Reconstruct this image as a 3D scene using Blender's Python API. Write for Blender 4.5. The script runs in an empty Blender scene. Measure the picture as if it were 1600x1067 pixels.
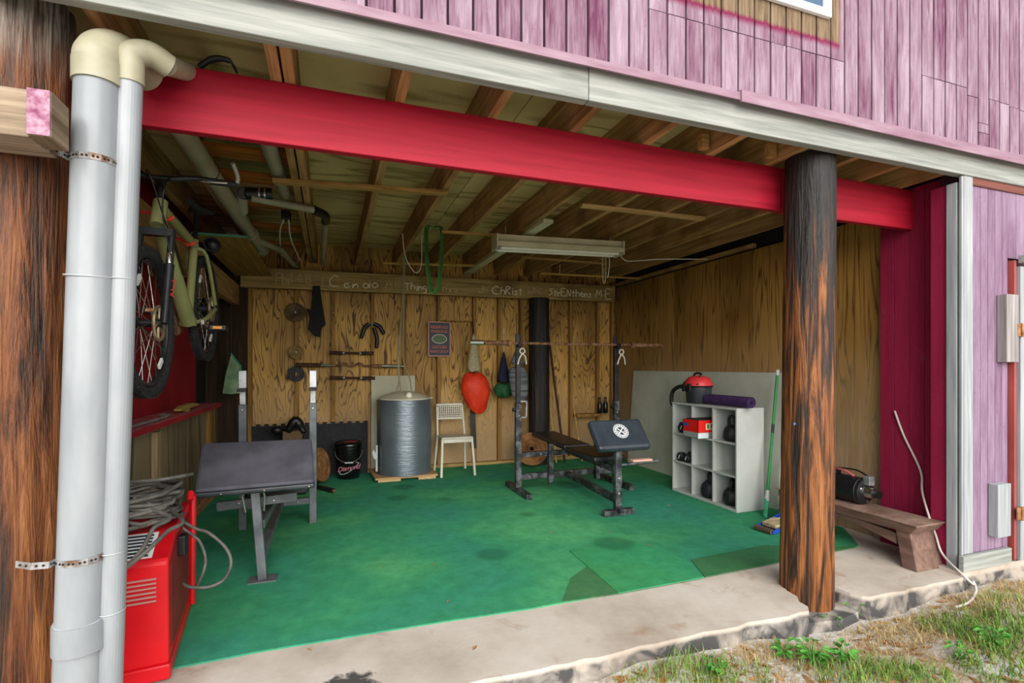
import bpy, bmesh, math, random
from mathutils import Vector, Matrix
random.seed(7)
S = bpy.context.scene
COL = S.collection
# ------------------------------------------------------------------ camera
F_PX, YAW, Y_H, CAM_H = 795.0, math.radians(19.65), 573.0, 1.3
cam_d = bpy.data.cameras.new('camera'); cam = bpy.data.objects.new('camera', cam_d); COL.objects.link(cam)
cam.location = (0, 0, CAM_H); cam.rotation_euler = (math.pi / 2, 0, -YAW)
cam_d.sensor_width = 36.0; cam_d.lens = F_PX * 36.0 / 1600.0
cam_d.shift_y = (Y_H - 533.5) / 1600.0; cam_d.clip_start = 0.02
S.camera = cam
# ------------------------------------------------------------------ sky, sun, exposure
W = bpy.data.worlds.new('sky'); S.world = W; W.use_nodes = True
_bg = W.node_tree.nodes['Background']
_bg.inputs[0].default_value = (0.90, 0.95, 1.0, 1); _bg.inputs[1].default_value = 0.75
sun_d = bpy.data.lights.new('soft_fill_sun', 'SUN'); sun_d.energy = 3.3; sun_d.angle = math.radians(70); sun_d.color = (1, 0.97, 0.92)
sun = bpy.data.objects.new('soft_fill_sun', sun_d); COL.objects.link(sun)
_dir = Vector((0.10, 1.0, -0.33))          # added soft fill from behind the camera, brightening the inside of the bay
sun.rotation_euler = _dir.to_track_quat('-Z', 'Y').to_euler(); sun.location = (0, -6, 6)
S.view_settings.view_transform = 'Standard'; S.view_settings.look = 'None'
S.view_settings.gamma = 1.0; S.view_settings.use_curve_mapping = False
S.view_settings.exposure = 0.9
# ------------------------------------------------------------------ pixel -> place helpers (1600x1067 frame)
_s, _c = math.sin(YAW), math.cos(YAW)
def ray(x, y):
    u = (x - 800) / F_PX
    return Vector((_s + u * _c, _c - u * _s, (Y_H - y) / F_PX))
def onZ(x, y, z=0.0): r = ray(x, y); t = (z - CAM_H) / r.z; return Vector((r.x * t, r.y * t, z))
def onY(x, y, Y): r = ray(x, y); t = Y / r.y; return Vector((r.x * t, Y, CAM_H + r.z * t))
def onX(x, y, X): r = ray(x, y); t = X / r.x; return Vector((X, r.y * t, CAM_H + r.z * t))
# ------------------------------------------------------------------ materials
def C(h):
    h = h.lstrip('#'); o = []
    for i in (0, 2, 4):
        v = int(h[i:i + 2], 16) / 255.0
        o.append(v / 12.92 if v <= 0.04045 else ((v + 0.055) / 1.055) ** 2.4)
    return (o[0], o[1], o[2], 1.0)
class NT:
    def __init__(s, name, rough=0.6, metal=0.0, spec=0.5):
        s.m = bpy.data.materials.new(name); s.m.use_nodes = True; s.t = s.m.node_tree
        s.b = s.t.nodes['Principled BSDF']; s.b.inputs['Roughness'].default_value = rough
        s.b.inputs['Metallic'].default_value = metal; s.b.inputs['Specular IOR Level'].default_value = spec
    def n(s, t, **k):
        x = s.t.nodes.new(t)
        for a, v in k.items(): setattr(x, a, v)
        return x
    def l(s, a, b): s.t.links.new(a, b)
    def vec(s, scale=(1, 1, 1), world=False, rnd=True, rot=(0, 0, 0)):
        if world: o = s.n('ShaderNodeNewGeometry').outputs['Position']
        else: o = s.n('ShaderNodeTexCoord').outputs['Object']
        if rnd and not world:
            r = s.n('ShaderNodeObjectInfo').outputs['Random']
            mu = s.n('ShaderNodeVectorMath', operation='SCALE'); mu.inputs[0].default_value = (37.1, 53.3, 71.7); s.l(r, mu.inputs['Scale'])
            ad = s.n('ShaderNodeVectorMath', operation='ADD'); s.l(o, ad.inputs[0]); s.l(mu.outputs[0], ad.inputs[1]); o = ad.outputs[0]
        mp = s.n('ShaderNodeMapping'); mp.inputs['Scale'].default_value = scale; mp.inputs['Rotation'].default_value = rot
        s.l(o, mp.inputs[0]); return mp.outputs[0]
    def noise(s, v, scale=5, detail=4, rough=0.55, dist=0.0):
        x = s.n('ShaderNodeTexNoise'); s.l(v, x.inputs['Vector'])
        x.inputs['Scale'].default_value = scale; x.inputs['Detail'].default_value = detail
        x.inputs['Roughness'].default_value = rough; x.inputs['Distortion'].default_value = dist
        return x.outputs['Fac']
    def ramp(s, f, stops):
        x = s.n('ShaderNodeValToRGB'); e = x.color_ramp.elements
        while len(e) < len(stops): e.new(0.5)
        for q, (p, c) in zip(e, stops): q.position = p; q.color = c if len(c) == 4 else (*c, 1)
        s.l(f, x.inputs[0]); return x.outputs[0]
    def step(s, f, a, b):
        x = s.n('ShaderNodeMapRange'); x.inputs[1].default_value = a; x.inputs[2].default_value = b; s.l(f, x.inputs[0]); return x.outputs[0]
    def math(s, op, a, b=0.0):
        x = s.n('ShaderNodeMath', operation=op)
        for i, v in ((0, a), (1, b)):
            if isinstance(v, (int, float)): x.inputs[i].default_value = v
            else: s.l(v, x.inputs[i])
        return x.outputs[0]
    def mix(s, f, a, b, mode='MIX'):
        x = s.n('ShaderNodeMix', data_type='RGBA', blend_type=mode)
        if isinstance(f, (int, float)): x.inputs[0].default_value = f
        else: s.l(f, x.inputs[0])
        for i, v in ((6, a), (7, b)):
            if isinstance(v, tuple): x.inputs[i].default_value = v
            else: s.l(v, x.inputs[i])
        return x.outputs[2]
    def out(s, col, bump=None, strength=0.3, dist=0.01):
        if isinstance(col, tuple): s.b.inputs['Base Color'].default_value = col
        else: s.l(col, s.b.inputs['Base Color'])
        if bump is not None:
            x = s.n('ShaderNodeBump'); x.inputs['Strength'].default_value = strength; x.inputs['Distance'].default_value = dist
            s.l(bump, x.inputs['Height']); s.l(x.outputs[0], s.b.inputs['Normal'])
        return s.m
def noisy(name, a, b, scale=(1, 1, 1), k=6, rough=0.6, metal=0, bump=0.15, lo=0.35, hi=0.65, detail=5, spec=0.4, dist=0.004):
    t = NT(name, rough, metal, spec); f = t.noise(t.vec(scale), k, detail)
    return t.out(t.ramp(f, [(lo, C(a)), (hi, C(b))]), f, bump, dist)
def wood(name, a, b, axis='x', k=7, rough=0.75, dirt=None):
    sc = {'x': (0.22, 5, 5), 'y': (5, 0.22, 5), 'z': (5, 5, 0.22)}[axis]
    t = NT(name, rough, 0, 0.25); v = t.vec(sc); f = t.noise(v, k, 6, 0.6, 0.4)
    f2 = t.noise(t.vec((1.2, 1.2, 1.2)), 1.6, 3)
    col = t.ramp(f, [(0.32, C(a)), (0.68, C(b))])
    if dirt: col = t.mix(t.step(f2, 0.5, 0.72), col, C(dirt))
    return t.out(col, f, 0.35, 0.003)
def plywood(name, a, b, scale=(1.6, 1.6, 0.42), rings=16, rough=0.6, grey=None, gz=(0.0, 0.0)):
    t = NT(name, rough, 0, 0.3); f = t.noise(t.vec(scale), 1.7, 2.2, 0.5, 0.35)
    s = t.math('PINGPONG', t.math('MULTIPLY', f, rings), 1.0)
    fine = t.noise(t.vec((30, 30, 1.2)), 4, 3)
    s2 = t.math('ADD', t.math('MULTIPLY', s, 0.8), t.math('MULTIPLY', fine, 0.3))
    col = t.ramp(s2, [(0.15, C(a)), (0.45, C(b)), (0.9, C(b))])
    big = t.noise(t.vec((0.8, 0.8, 0.5)), 1.4, 3)
    col = t.mix(t.step(big, 0.45, 0.8), col, C(a))
    if grey: 
        sep = t.n('ShaderNodeSeparateXYZ'); t.l(t.n('ShaderNodeNewGeometry').outputs['Position'], sep.inputs[0])
        zz = t.math('ADD', sep.outputs['Z'], t.math('MULTIPLY', t.math('SUBTRACT', big, 0.5), 1.0))
        col = t.mix(t.math('MULTIPLY', t.step(zz, gz[1], gz[0]), 0.75), col, t.mix(s, C(grey), C('#8f7a63')))
    return t.out(col, s2, 0.25, 0.002)
def plain(name, c, rough=0.5, metal=0.0, spec=0.5): return NT(name, rough, metal, spec).out(C(c))
M = {}
M['ply_back'] = plywood('plywood_golden', '#4e2e0c', '#c79a4e', scale=(3.2, 3.2, 0.5), rings=34, grey='#b0946e', gz=(0.2, 1.2))
M['ply_right'] = plywood('plywood_brown', '#5a3a14', '#a87c3e', scale=(4.5, 4.5, 0.25), rings=20, grey='#b59f82', gz=(0.3, 1.7))
M['ply_deck'] = plywood('plywood_deck', '#a08250', '#dec08a', scale=(0.3, 1.8, 1.8), rings=9)
M['ply_left'] = plywood('plywood_weathered', '#4d4030', '#8d7a5e', scale=(2, 2, 0.2), rings=8)
M['joist_y'] = wood('joist_wood', '#86603a', '#c09762', 'y', dirt='#74502c')
M['stud'] = wood('stud_wood', '#6b4a20', '#a87f42', 'z')
M['beam_x'] = wood('header_wood', '#80673c', '#b89c62', 'x', dirt='#6e5630')
M['strip_x'] = wood('strip_wood', '#8a6636', '#bd9556', 'x')
M['lumber_o'] = wood('orange_lumber', '#6e3d14', '#b06c28', 'x')
M['black'] = plain('black_plastic', '#0c0c0d', 0.45)
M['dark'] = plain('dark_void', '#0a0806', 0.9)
M['blackmetal'] = noisy('black_metal', '#131316', '#2a2b2e', k=9, rough=0.4, metal=0.3, bump=0.05)
M['chrome'] = plain('chrome', '#c9c9c6', 0.25, 1.0)
M['steel'] = noisy('galvanised_steel', '#8a8c8e', '#b9bbbb', k=14, rough=0.45, metal=0.7, bump=0.05)
M['rust'] = noisy('rusty_steel', '#4a2410', '#8f6a4a', k=22, rough=0.8, bump=0.2)
M['white'] = noisy('white_laminate', '#adb0ab', '#bcbeb9', k=3, rough=0.45, bump=0.02)
M['pvc'] = noisy('white_pvc', '#85898c', '#9a9ea0', scale=(1, 1, 0.3), k=6, rough=0.32, bump=0.02)
M['pvc_old'] = noisy('aged_pvc', '#8a856e', '#a09a82', k=5, rough=0.4, bump=0.02)
M['cord_w'] = plain('white_cord', '#d8d2c4', 0.6)
# ------------------------------------------------------------------ mesh tools
V = Vector
class MB:
    def __init__(s, T=None): s.v = []; s.f = []; s.T = T
    def add(s, vs, fs):
        o = len(s.v); s.v += [(s.T @ Vector(p)) if s.T else Vector(p) for p in vs]
        s.f += [tuple(i + o for i in f) for f in fs]; return s
    BOXF = [(0, 3, 2, 1), (4, 5, 6, 7), (0, 1, 5, 4), (1, 2, 6, 5), (2, 3, 7, 6), (3, 0, 4, 7)]
    def box(s, x0, x1, y0, y1, z0, z1):
        return s.add([(x0, y0, z0), (x1, y0, z0), (x1, y1, z0), (x0, y1, z0), (x0, y0, z1), (x1, y0, z1), (x1, y1, z1), (x0, y1, z1)], s.BOXF)
    def bar(s, p, q, w, h, up=(0, 0, 1)):
        p, q = Vector(p), Vector(q); d = (q - p).normalized(); up = Vector(up)
        sd = d.cross(up)
        if sd.length < 1e-4: sd = d.cross(Vector((0, 1, 0)))
        sd.normalize(); u = sd.cross(d).normalized(); a, b = sd * w / 2, u * h / 2
        vs = [p - a - b, p + a - b, p + a + b, p - a + b, q - a - b, q + a - b, q + a + b, q - a + b]
        return s.add(vs, [(0, 1, 2, 3), (7, 6, 5, 4), (0, 4, 5, 1), (1, 5, 6, 2), (2, 6, 7, 3), (3, 7, 4, 0)])
    def loft(s, rings, closed_u=True, caps=True):
        n = len(rings[0]); vs = [p for r in rings for p in r]; fs = []
        for i in range(len(rings) - 1):
            for j in range(n if closed_u else n - 1):
                k = (j + 1) % n; fs.append((i * n + j, i * n + k, (i + 1) * n + k, (i + 1) * n + j))
        if caps: fs.append(tuple(range(n - 1, -1, -1))); fs.append(tuple((len(rings) - 1) * n + j for j in range(n)))
        return s.add(vs, fs)
    @staticmethod
    def frame(d):
        d = Vector(d).normalized(); a = Vector((0, 0, 1)) if abs(d.z) < 0.9 else Vector((1, 0, 0))
        x = d.cross(a).normalized(); return x, d.cross(x).normalized(), d
    def cyl(s, p, q, r, r2=None, n=14, caps=True):
        p, q = Vector(p), Vector(q); x, y, d = s.frame(q - p); r2 = r if r2 is None else r2
        rg = lambda c, r: [c + (x * math.cos(a) + y * math.sin(a)) * r for a in [2 * math.pi * i / n for i in range(n)]]
        return s.loft([rg(p, r), rg(q, r2)], True, caps)
    def lathe(s, prof, c, axis=(0, 0, 1), n=24, caps=True):
        c = Vector(c); x, y, d = s.frame(axis)
        return s.loft([[c + d * z + (x * math.cos(a) + y * math.sin(a)) * max(r, 1e-4) for a in [2 * math.pi * i / n for i in range(n)]] for r, z in prof], True, caps)
    def tube(s, pts, r, n=8, closed=False, sub=0):
        P = [Vector(p) for p in pts]
        if sub:
            Q = []; m = len(P)
            for i in range(m if closed else m - 1):
                p0 = P[(i - 1) % m] if closed or i > 0 else P[0]; p1 = P[i]; p2 = P[(i + 1) % m]
                p3 = P[(i + 2) % m] if closed or i + 2 < m else P[-1]
                for k in range(sub):
                    t = k / sub
                    Q.append(0.5 * (2 * p1 + (p2 - p0) * t + (2 * p0 - 5 * p1 + 4 * p2 - p3) * t * t + (3 * p1 - p0 - 3 * p2 + p3) * t ** 3))
            if not closed: Q.append(P[-1])
            P = Q
        m = len(P); rings = []; up = None
        for i in range(m):
            a = P[(i - 1) % m] if closed or i else P[0]; b = P[(i + 1) % m] if closed or i < m - 1 else P[-1]
            d = (b - a).normalized()
            if up is None: x, y, _ = s.frame(d)
            else:
                x = up - d * up.dot(d); x = x.normalized() if x.length > 1e-5 else s.frame(d)[0]; y = d.cross(x)
            up = x; rr = r[int(i * (len(r) - 1) / max(1, m - 1))] if isinstance(r, (list, tuple)) else r
            rings.append([P[i] + (x * math.cos(t) + y * math.sin(t)) * rr for t in [2 * math.pi * k / n for k in range(n)]])
        if closed: rings.append(rings[0])
        return s.loft(rings, True, not closed)
    def torus(s, c, axis, R, r, n=32, m=8, a0=0, a1=None):
        c = Vector(c); x, y, d = s.frame(axis)
        if a1 is None: return s.tube([c + (x * math.cos(t) + y * math.sin(t)) * R for t in [2 * math.pi * i / n for i in range(n)]], r, m, True)
        return s.tube([c + (x * math.cos(t) + y * math.sin(t)) * R for t in [a0 + (a1 - a0) * i / n for i in range(n + 1)]], r, m)
    def prism(s, poly, ext):
        e = Vector(ext); P = [Vector(p) for p in poly]; n = len(P)
        return s.add(P + [p + e for p in P], [tuple(range(n - 1, -1, -1)), tuple(range(n, 2 * n))] + [(i, (i + 1) % n, n + (i + 1) % n, n + i) for i in range(n)])
    def ball(s, c, r, n=14, m=10):
        c = Vector(c); r = (r, r, r) if isinstance(r, (int, float)) else r; rings = []
        for i in range(m + 1):
            t = math.pi * i / m; k = max(math.sin(t), 0.01)
            rings.append([c + Vector((r[0] * k * math.cos(a), r[1] * k * math.sin(a), -r[2] * math.cos(t))) for a in [2 * math.pi * j / n for j in range(n)]])
        return s.loft(rings)
    def build(s, name, mat, parent=None, bevel=0.0, smooth=None, sub=0, origin=None):
        me = bpy.data.meshes.new(name)
        if parent is None:
            if origin is None:
                xs = [p.x for p in s.v]; ys = [p.y for p in s.v]; zs = [p.z for p in s.v]
                origin = Vector(((min(xs) + max(xs)) / 2, (min(ys) + max(ys)) / 2, min(zs)))
            o0 = Vector(origin)
        else:
            r = parent
            while r.parent: r = r.parent
            o0 = r.location.copy()
        me.from_pydata([tuple(p - o0) for p in s.v], [], s.f)
        bm = bmesh.new(); bm.from_mesh(me); bmesh.ops.recalc_face_normals(bm, faces=bm.faces); bm.to_mesh(me); bm.free()
        if smooth is not False and (smooth or len(s.f) > 30):
            me.polygons.foreach_set('use_smooth', [True] * len(me.polygons)); me.set_sharp_from_angle(angle=math.radians(smooth if isinstance(smooth, (int, float)) and smooth is not True else 40))
        me.materials.append(M[mat] if isinstance(mat, str) else mat)
        o = bpy.data.objects.new(name, me); COL.objects.link(o)
        if parent is None: o.location = o0
        else: o.parent = parent
        if bevel:
            b = o.modifiers.new('bevel', 'BEVEL'); b.width = bevel; b.segments = 2; b.limit_method = 'ANGLE'
        if sub:
            b = o.modifiers.new('subdivision', 'SUBSURF'); b.levels = sub; b.render_levels = sub
        return o
def tag(o, label=None, cat=None, group=None, kind=None):
    for k, v in (('label', label), ('category', cat), ('group', group), ('kind', kind)):
        if v: o[k] = v
    return o
def thing(name, loc, label, cat, group=None):
    o = bpy.data.objects.new(name, None); COL.objects.link(o); o.location = loc; o.empty_display_size = 0.1
    return tag(o, label, cat, group)
def struct(name, loc=(0, 0, 0), label=None):
    o = bpy.data.objects.new(name, None); COL.objects.link(o); o.location = loc; o.empty_display_size = 0.1
    return tag(o, label, 'structure' if False else None, None, 'structure')
def copy_tree(o, parent=None, loc=None, rotz=None):
    c = o.copy(); COL.objects.link(c); c.parent = parent
    if loc is not None: c.location = loc
    if rotz is not None: c.rotation_euler = (0, 0, rotz)
    for ch in list(o.children): copy_tree(ch, c)
    return c
def text(name, s, size, origin, xdir, updir, mat, parent, align='CENTER', ext=0.0006, spacing=1.0, shear=0.0):
    cu = bpy.data.curves.new(name, 'FONT'); cu.body = s; cu.size = size; cu.align_x = align; cu.align_y = 'CENTER'
    cu.extrude = ext; cu.space_character = spacing; cu.shear = shear; cu.resolution_u = 3
    to = bpy.data.objects.new(name, cu); COL.objects.link(to)
    me = bpy.data.meshes.new_from_object(to.evaluated_get(bpy.context.evaluated_depsgraph_get()))
    bpy.data.objects.remove(to)
    x = Vector(xdir).normalized(); u = Vector(updir).normalized(); z = x.cross(u)
    r = parent
    while r.parent: r = r.parent
    o0 = Vector(origin) - r.location
    for v in me.vertices: v.co = o0 + x * v.co.x + u * v.co.y + z * v.co.z
    me.materials.clear(); me.materials.append(M[mat] if isinstance(mat, str) else mat)
    o = bpy.data.objects.new(name, me); COL.objects.link(o); o.parent = parent
    return o
# ================================================================== THE SETTING
X_L, X_R, Y_B, Z_J, Z_D = -1.13, 3.92, 6.50, 2.538, 2.77
def sstruct(name, label, cat): o = struct(name); o['label'] = label; o['category'] = cat; return o
# --- materials of the shell
def siding_mat(name, deep, pale, bias=0.5, raw=False):
    t = NT(name, 0.8, 0, 0.2)
    f1 = t.noise(t.vec((2.2, 2.2, 0.55)), 2.2, 5, 0.6); f2 = t.noise(t.vec((14, 14, 1.0)), 4, 5, 0.65, 0.8)
    f = t.math('ADD', t.math('MULTIPLY', f1, 0.7), t.math('MULTIPLY', f2, 0.45))
    col = t.ramp(f, [(bias - 0.12, C(deep)), (bias + 0.2, C(pale))])
    cr = t.noise(t.vec((9, 9, 3)), 5, 3, 0.6, 1.5)
    col = t.mix(t.math('MULTIPLY', t.step(cr, 0.64, 0.70), 0.5), col, C('#7c4460'))
    if raw:      # bare, never-painted boards left around the replaced window
        sp = t.n('ShaderNodeSeparateXYZ'); t.l(t.n('ShaderNodeNewGeometry').outputs['Position'], sp.inputs[0])
        wob = t.math('MULTIPLY', t.math('SUBTRACT', f2, 0.5), 0.05)
        mz = t.step(t.math('ADD', sp.outputs['Z'], wob), 3.095, 3.115)
        mx = t.math('MULTIPLY', t.step(sp.outputs['X'], 2.69, 2.67), t.step(sp.outputs['X'], 1.2, 1.3))
        edge = t.math('MULTIPLY', t.step(t.math('ADD', sp.outputs['Z'], wob), 3.06, 3.09), mx)
        col = t.mix(edge, col, C('#6e1c40')); col = t.mix(t.math('MULTIPLY', mz, mx), col, t.ramp(f2, [(0.3, C('#4f3e2e')), (0.7, C('#8a755c'))]))
    return t.out(col, f2, 0.4, 0.004)
M['siding_up'] = siding_mat('faded_purple_siding', '#5c2c46', '#a08c98', 0.54, raw=True)
M['siding_low'] = siding_mat('lilac_siding', '#66465d', '#90798d', 0.5)
M['siding_red'] = siding_mat('crimson_siding', '#7d1232', '#901c3e', 0.5)
M['red_in'] = noisy('red_painted_board', '#8c0a1c', '#a30f24', scale=(1, 1, 0.3), k=4, rough=0.7)
M['groove'] = plain('groove_shadow_paint', '#2c1220', 0.9)
M['flash'] = noisy('pink_flashing', '#7d5868', '#947884', scale=(0.6, 4, 4), k=5, rough=0.55)
M['white_wood'] = wood('weathered_white_board', '#777a74', '#a0a19a', 'x', k=9)
M['white_wood_z'] = wood('weathered_white_post', '#82868a', '#a6a8a8', 'z', k=9)
M['red_beam'] = wood('red_beam_paint', '#8e0c20', '#aa1830', 'x', k=5, rough=0.55)
M['grey_wood'] = wood('grey_weathered_block', '#6f6a68', '#a39c98', 'z')
M['hinge'] = noisy('rusty_hinge', '#7d4a22', '#b08a62', k=30, rough=0.7, metal=0.4)
def concrete():
    t = NT('concrete_slab', 0.85, 0, 0.2); v = t.vec(world=True)
    f = t.noise(v, 1.7, 6, 0.6); g = t.noise(v, 28, 4); st = t.noise(v, 4.5, 4, 0.6, 0.6)
    col = t.ramp(f, [(0.3, C('#a8998a')), (0.5, C('#c3b7aa')), (0.75, C('#d2cac0'))])
    col = t.mix(t.math('MULTIPLY', t.step(st, 0.58, 0.72), 0.55), col, C('#9a7656'))
    col = t.mix(t.math('MULTIPLY', g, 0.18), col, C('#7a6f66'))
    sp = t.n('ShaderNodeSeparateXYZ'); t.l(v, sp.inputs[0])     # black tar smears along the old form-board face
    face = t.step(sp.outputs['Z'], -0.012, -0.03)
    col = t.mix(t.math('MULTIPLY', face, t.math('ADD', t.math('MULTIPLY', t.step(st, 0.40, 0.56), 0.75), 0.2)), col, C('#3c3c3e'))
    d = t.n('ShaderNodeVectorMath', operation='DISTANCE'); t.l(v, d.inputs[0]); d.inputs[1].default_value = (0.07, 2.16, 0)
    tar = t.math('ADD', d.outputs['Value'], t.math('MULTIPLY', g, 0.16))
    col = t.mix(t.step(tar, 0.20, 0.165), col, C('#4a4744'))
    return t.out(col, g, 0.25, 0.004)
M['concrete'] = concrete()
def turf(name, a, b, c):
    t = NT(name, 0.95, 0, 0.1); v = t.vec(world=True)
    big = t.noise(v, 0.85, 3, 0.5); fib = t.noise(v, 130, 3, 0.7); mid = t.noise(v, 9, 5, 0.7)
    col = t.ramp(big, [(0.36, C(a)), (0.5, C(b)), (0.62, C(c))])
    col = t.mix(t.math('MULTIPLY', t.step(mid, .3, .75), 0.5), col, C('#175a3a'))
    col = t.mix(t.math('MULTIPLY', t.step(fib, 0.55, 0.75), 0.35), col, C('#4fae7c'))
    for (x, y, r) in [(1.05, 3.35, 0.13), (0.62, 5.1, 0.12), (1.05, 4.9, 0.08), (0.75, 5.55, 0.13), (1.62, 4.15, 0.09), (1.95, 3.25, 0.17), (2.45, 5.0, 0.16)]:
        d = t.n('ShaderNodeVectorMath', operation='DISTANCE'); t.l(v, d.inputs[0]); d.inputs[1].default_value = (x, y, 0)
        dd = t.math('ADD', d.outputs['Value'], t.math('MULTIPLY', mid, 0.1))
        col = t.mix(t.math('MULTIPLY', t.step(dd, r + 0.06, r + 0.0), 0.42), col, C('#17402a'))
    return t.out(col, fib, 0.6, 0.006)
M['turf'] = turf('green_turf_carpet', '#3d8f76', '#40966a', '#58ab70')
M['turf_b'] = turf('bright_turf_offcut', '#3a946c', '#409a66', '#46985c')
M['turf_c'] = turf('dark_turf_offcut', '#3c6e4a', '#467448', '#4c7a4e')
# --- ground outside
def ground():
    t = NT('sandy_soil', 0.95, 0, 0.1); v = t.vec(world=True)
    f = t.noise(v, 2.2, 5, 0.6); g = t.noise(v, 16, 5, 0.7); h = t.noise(v, 5.5, 4, 0.6)
    col = t.ramp(f, [(0.34, C('#86694a')), (0.43, C('#a8947a')), (0.50, C('#c4beb6'))])
    col = t.mix(t.math('MULTIPLY', t.step(g, 0.52, 0.7), 0.5), col, C('#7d5f3e'))
    return t.out(col, g, 0.8, 0.03)
M['soil'] = ground()
GZ = -0.11
def gh(x, y): return GZ + 0.018 * math.sin(3.1 * x + 1.3 * y) + 0.014 * math.sin(5.3 * y - 2.2 * x) + 0.01 * math.sin(9 * x + 4 * y)
gm = MB()
def grid(m, x0, x1, y0, y1, nx, ny, fz):
    vs = [(x0 + (x1 - x0) * i / nx, y0 + (y1 - y0) * j / ny) for j in range(ny + 1) for i in range(nx + 1)]
    m.add([(x, y, fz(x, y)) for x, y in vs], [(j * (nx + 1) + i, j * (nx + 1) + i + 1, (j + 1) * (nx + 1) + i + 1, (j + 1) * (nx + 1) + i) for j in range(ny) for i in range(nx)])
grid(gm, -2, 8, -1, 2.14, 150, 48, gh)
def far(x, y): return GZ - 0.03
gm.add([(-60, -60, far(0, 0)), (60, -60, far(0, 0)), (60, 60, far(0, 0)), (-60, 60, far(0, 0))], [(0, 1, 2, 3)])
tag(gm.build('ground', 'soil', smooth=60, origin=(0, 0, GZ)), 'pale sandy yard in front of the concrete slab', 'ground', None, 'structure')
# --- slab
rs = random.Random(3)
fl = sstruct('floor', 'worn concrete slab with a chipped blackened front edge', 'floor')
front = []
x = -3.0
while x < 3.71:
    if 2.40 < x < 2.86: x += 0.02; continue
    front.append((x, 2.025 + rs.uniform(-0.012, 0.012))); x += rs.uniform(0.06, 0.12)
i = [k for k, p in enumerate(front) if p[0] > 2.8][0]
notch = [(2.40, 2.02), (2.44, 2.06), (2.445, 2.12), (2.49, 2.17), (2.50, 2.26), (2.62, 2.30), (2.74, 2.26), (2.80, 2.18), (2.815, 2.10), (2.84, 2.05)]
poly = front[:i] + notch + front[i:] + [(3.72, 2.03), (3.72, 2.30), (X_R + 0.1, 2.30), (X_R + 0.1, 6.8), (-3.0, 6.8)]
sm = MB().prism([(a, b, -0.3) for a, b in poly], (0, 0, 0.3))
sm.build('slab', 'concrete', fl, smooth=False)
MB().prism([(2.42, 2.03, -0.2), (2.62, 2.0, -0.2), (2.80, 2.03, -0.2), (2.80, 2.32, -0.2), (2.5, 2.32, -0.2)], (0.01, 0.02, 0.115)).build('broken_chunk', 'concrete', fl, smooth=False)
MB().box(3.70, 9.0, 2.045, 2.34, -0.3, 0.018).build('foundation_strip', 'concrete', fl)
# --- ceiling: deck, joists, blocking
ce = sstruct('ceiling', 'open ceiling of bare joists under a plywood deck', 'ceiling')
for a, b in [(-1.6, -0.19), (-0.185, 1.03), (1.035, 2.25), (2.255, 4.2)]:
    MB().box(a, b, 2.10, 4.50, Z_D, Z_D + 0.02).build('deck_panel', 'ply_deck', ce)
    MB().box(a, b, 4.505, 6.9, Z_D, Z_D + 0.02).build('deck_panel', 'ply_deck', ce)
MB().box(-4.0, 9.0, 2.2, 6.95, Z_D + 0.021, Z_D + 0.12).build('light_seal', 'dark', ce)  # unseen slab added above the deck to keep sky light out of its seams
for jx in [-1.12, -0.81, -0.243, -0.188, 0.283, 0.735, 1.185, 1.635, 2.07, 2.52, 2.92, 3.30, 3.70]:
    MB().box(jx, jx + 0.045, 2.10, 6.85, Z_J, Z_D - 0.001).build('joist', 'joist_y', ce, 0.003)
for (yy, zz) in [(3.62, 2.66), (3.95, 2.62), (4.55, 2.62), (5.2, 2.6), (5.9, 2.6)]:
    MB().bar((-0.76, yy, zz), (-0.245, yy, zz), 0.15, 0.035).build('blocking_board', 'lumber_o', ce, 0.003)
for (jx, yy) in [(0.30, 3.05), (2.04, 2.36), (2.50, 2.32)]:
    MB().box(jx - 0.05, jx + 0.0, yy, yy + 0.04, Z_J + 0.01, Z_J + 0.09).build('nailer_block', 'strip_x', ce)
# --- back wall
wb = sstruct('wall_back', 'bare plywood back wall with exposed vertical studs', 'wall')
studs = [-0.885, -0.39, 0.015, 0.47, 0.86, 1.29, 1.765, 2.11, 2.42, 2.80, 3.17, 3.60, 3.84]
for a, b in zip(studs, studs[1:]):
    MB().box(a + 0.021, (b + 0.021) if b < 3.8 else X_R + 0.1, Y_B + 0.025, Y_B + 0.04, 0, 2.80).build('plywood_panel', 'ply_back', wb)
for a in studs:
    MB().box(a, a + 0.042, Y_B - 0.045, Y_B + 0.026, 0.045, 2.53).build('stud', 'stud', wb, 0.003)
MB().box(-0.9, 3.9, Y_B - 0.05, Y_B + 0.03, 0.0, 0.045).build('sill_plate', 'beam_x', wb)
MB().box(-1.45, -0.8905, Y_B - 0.06, Y_B + 0.06, 0, 2.7).build('corner_post', noisy('dark_corner_wood', '#1c120a', '#3c2a18', scale=(4, 4, .3), rough=.9), wb, 0.004)
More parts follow.
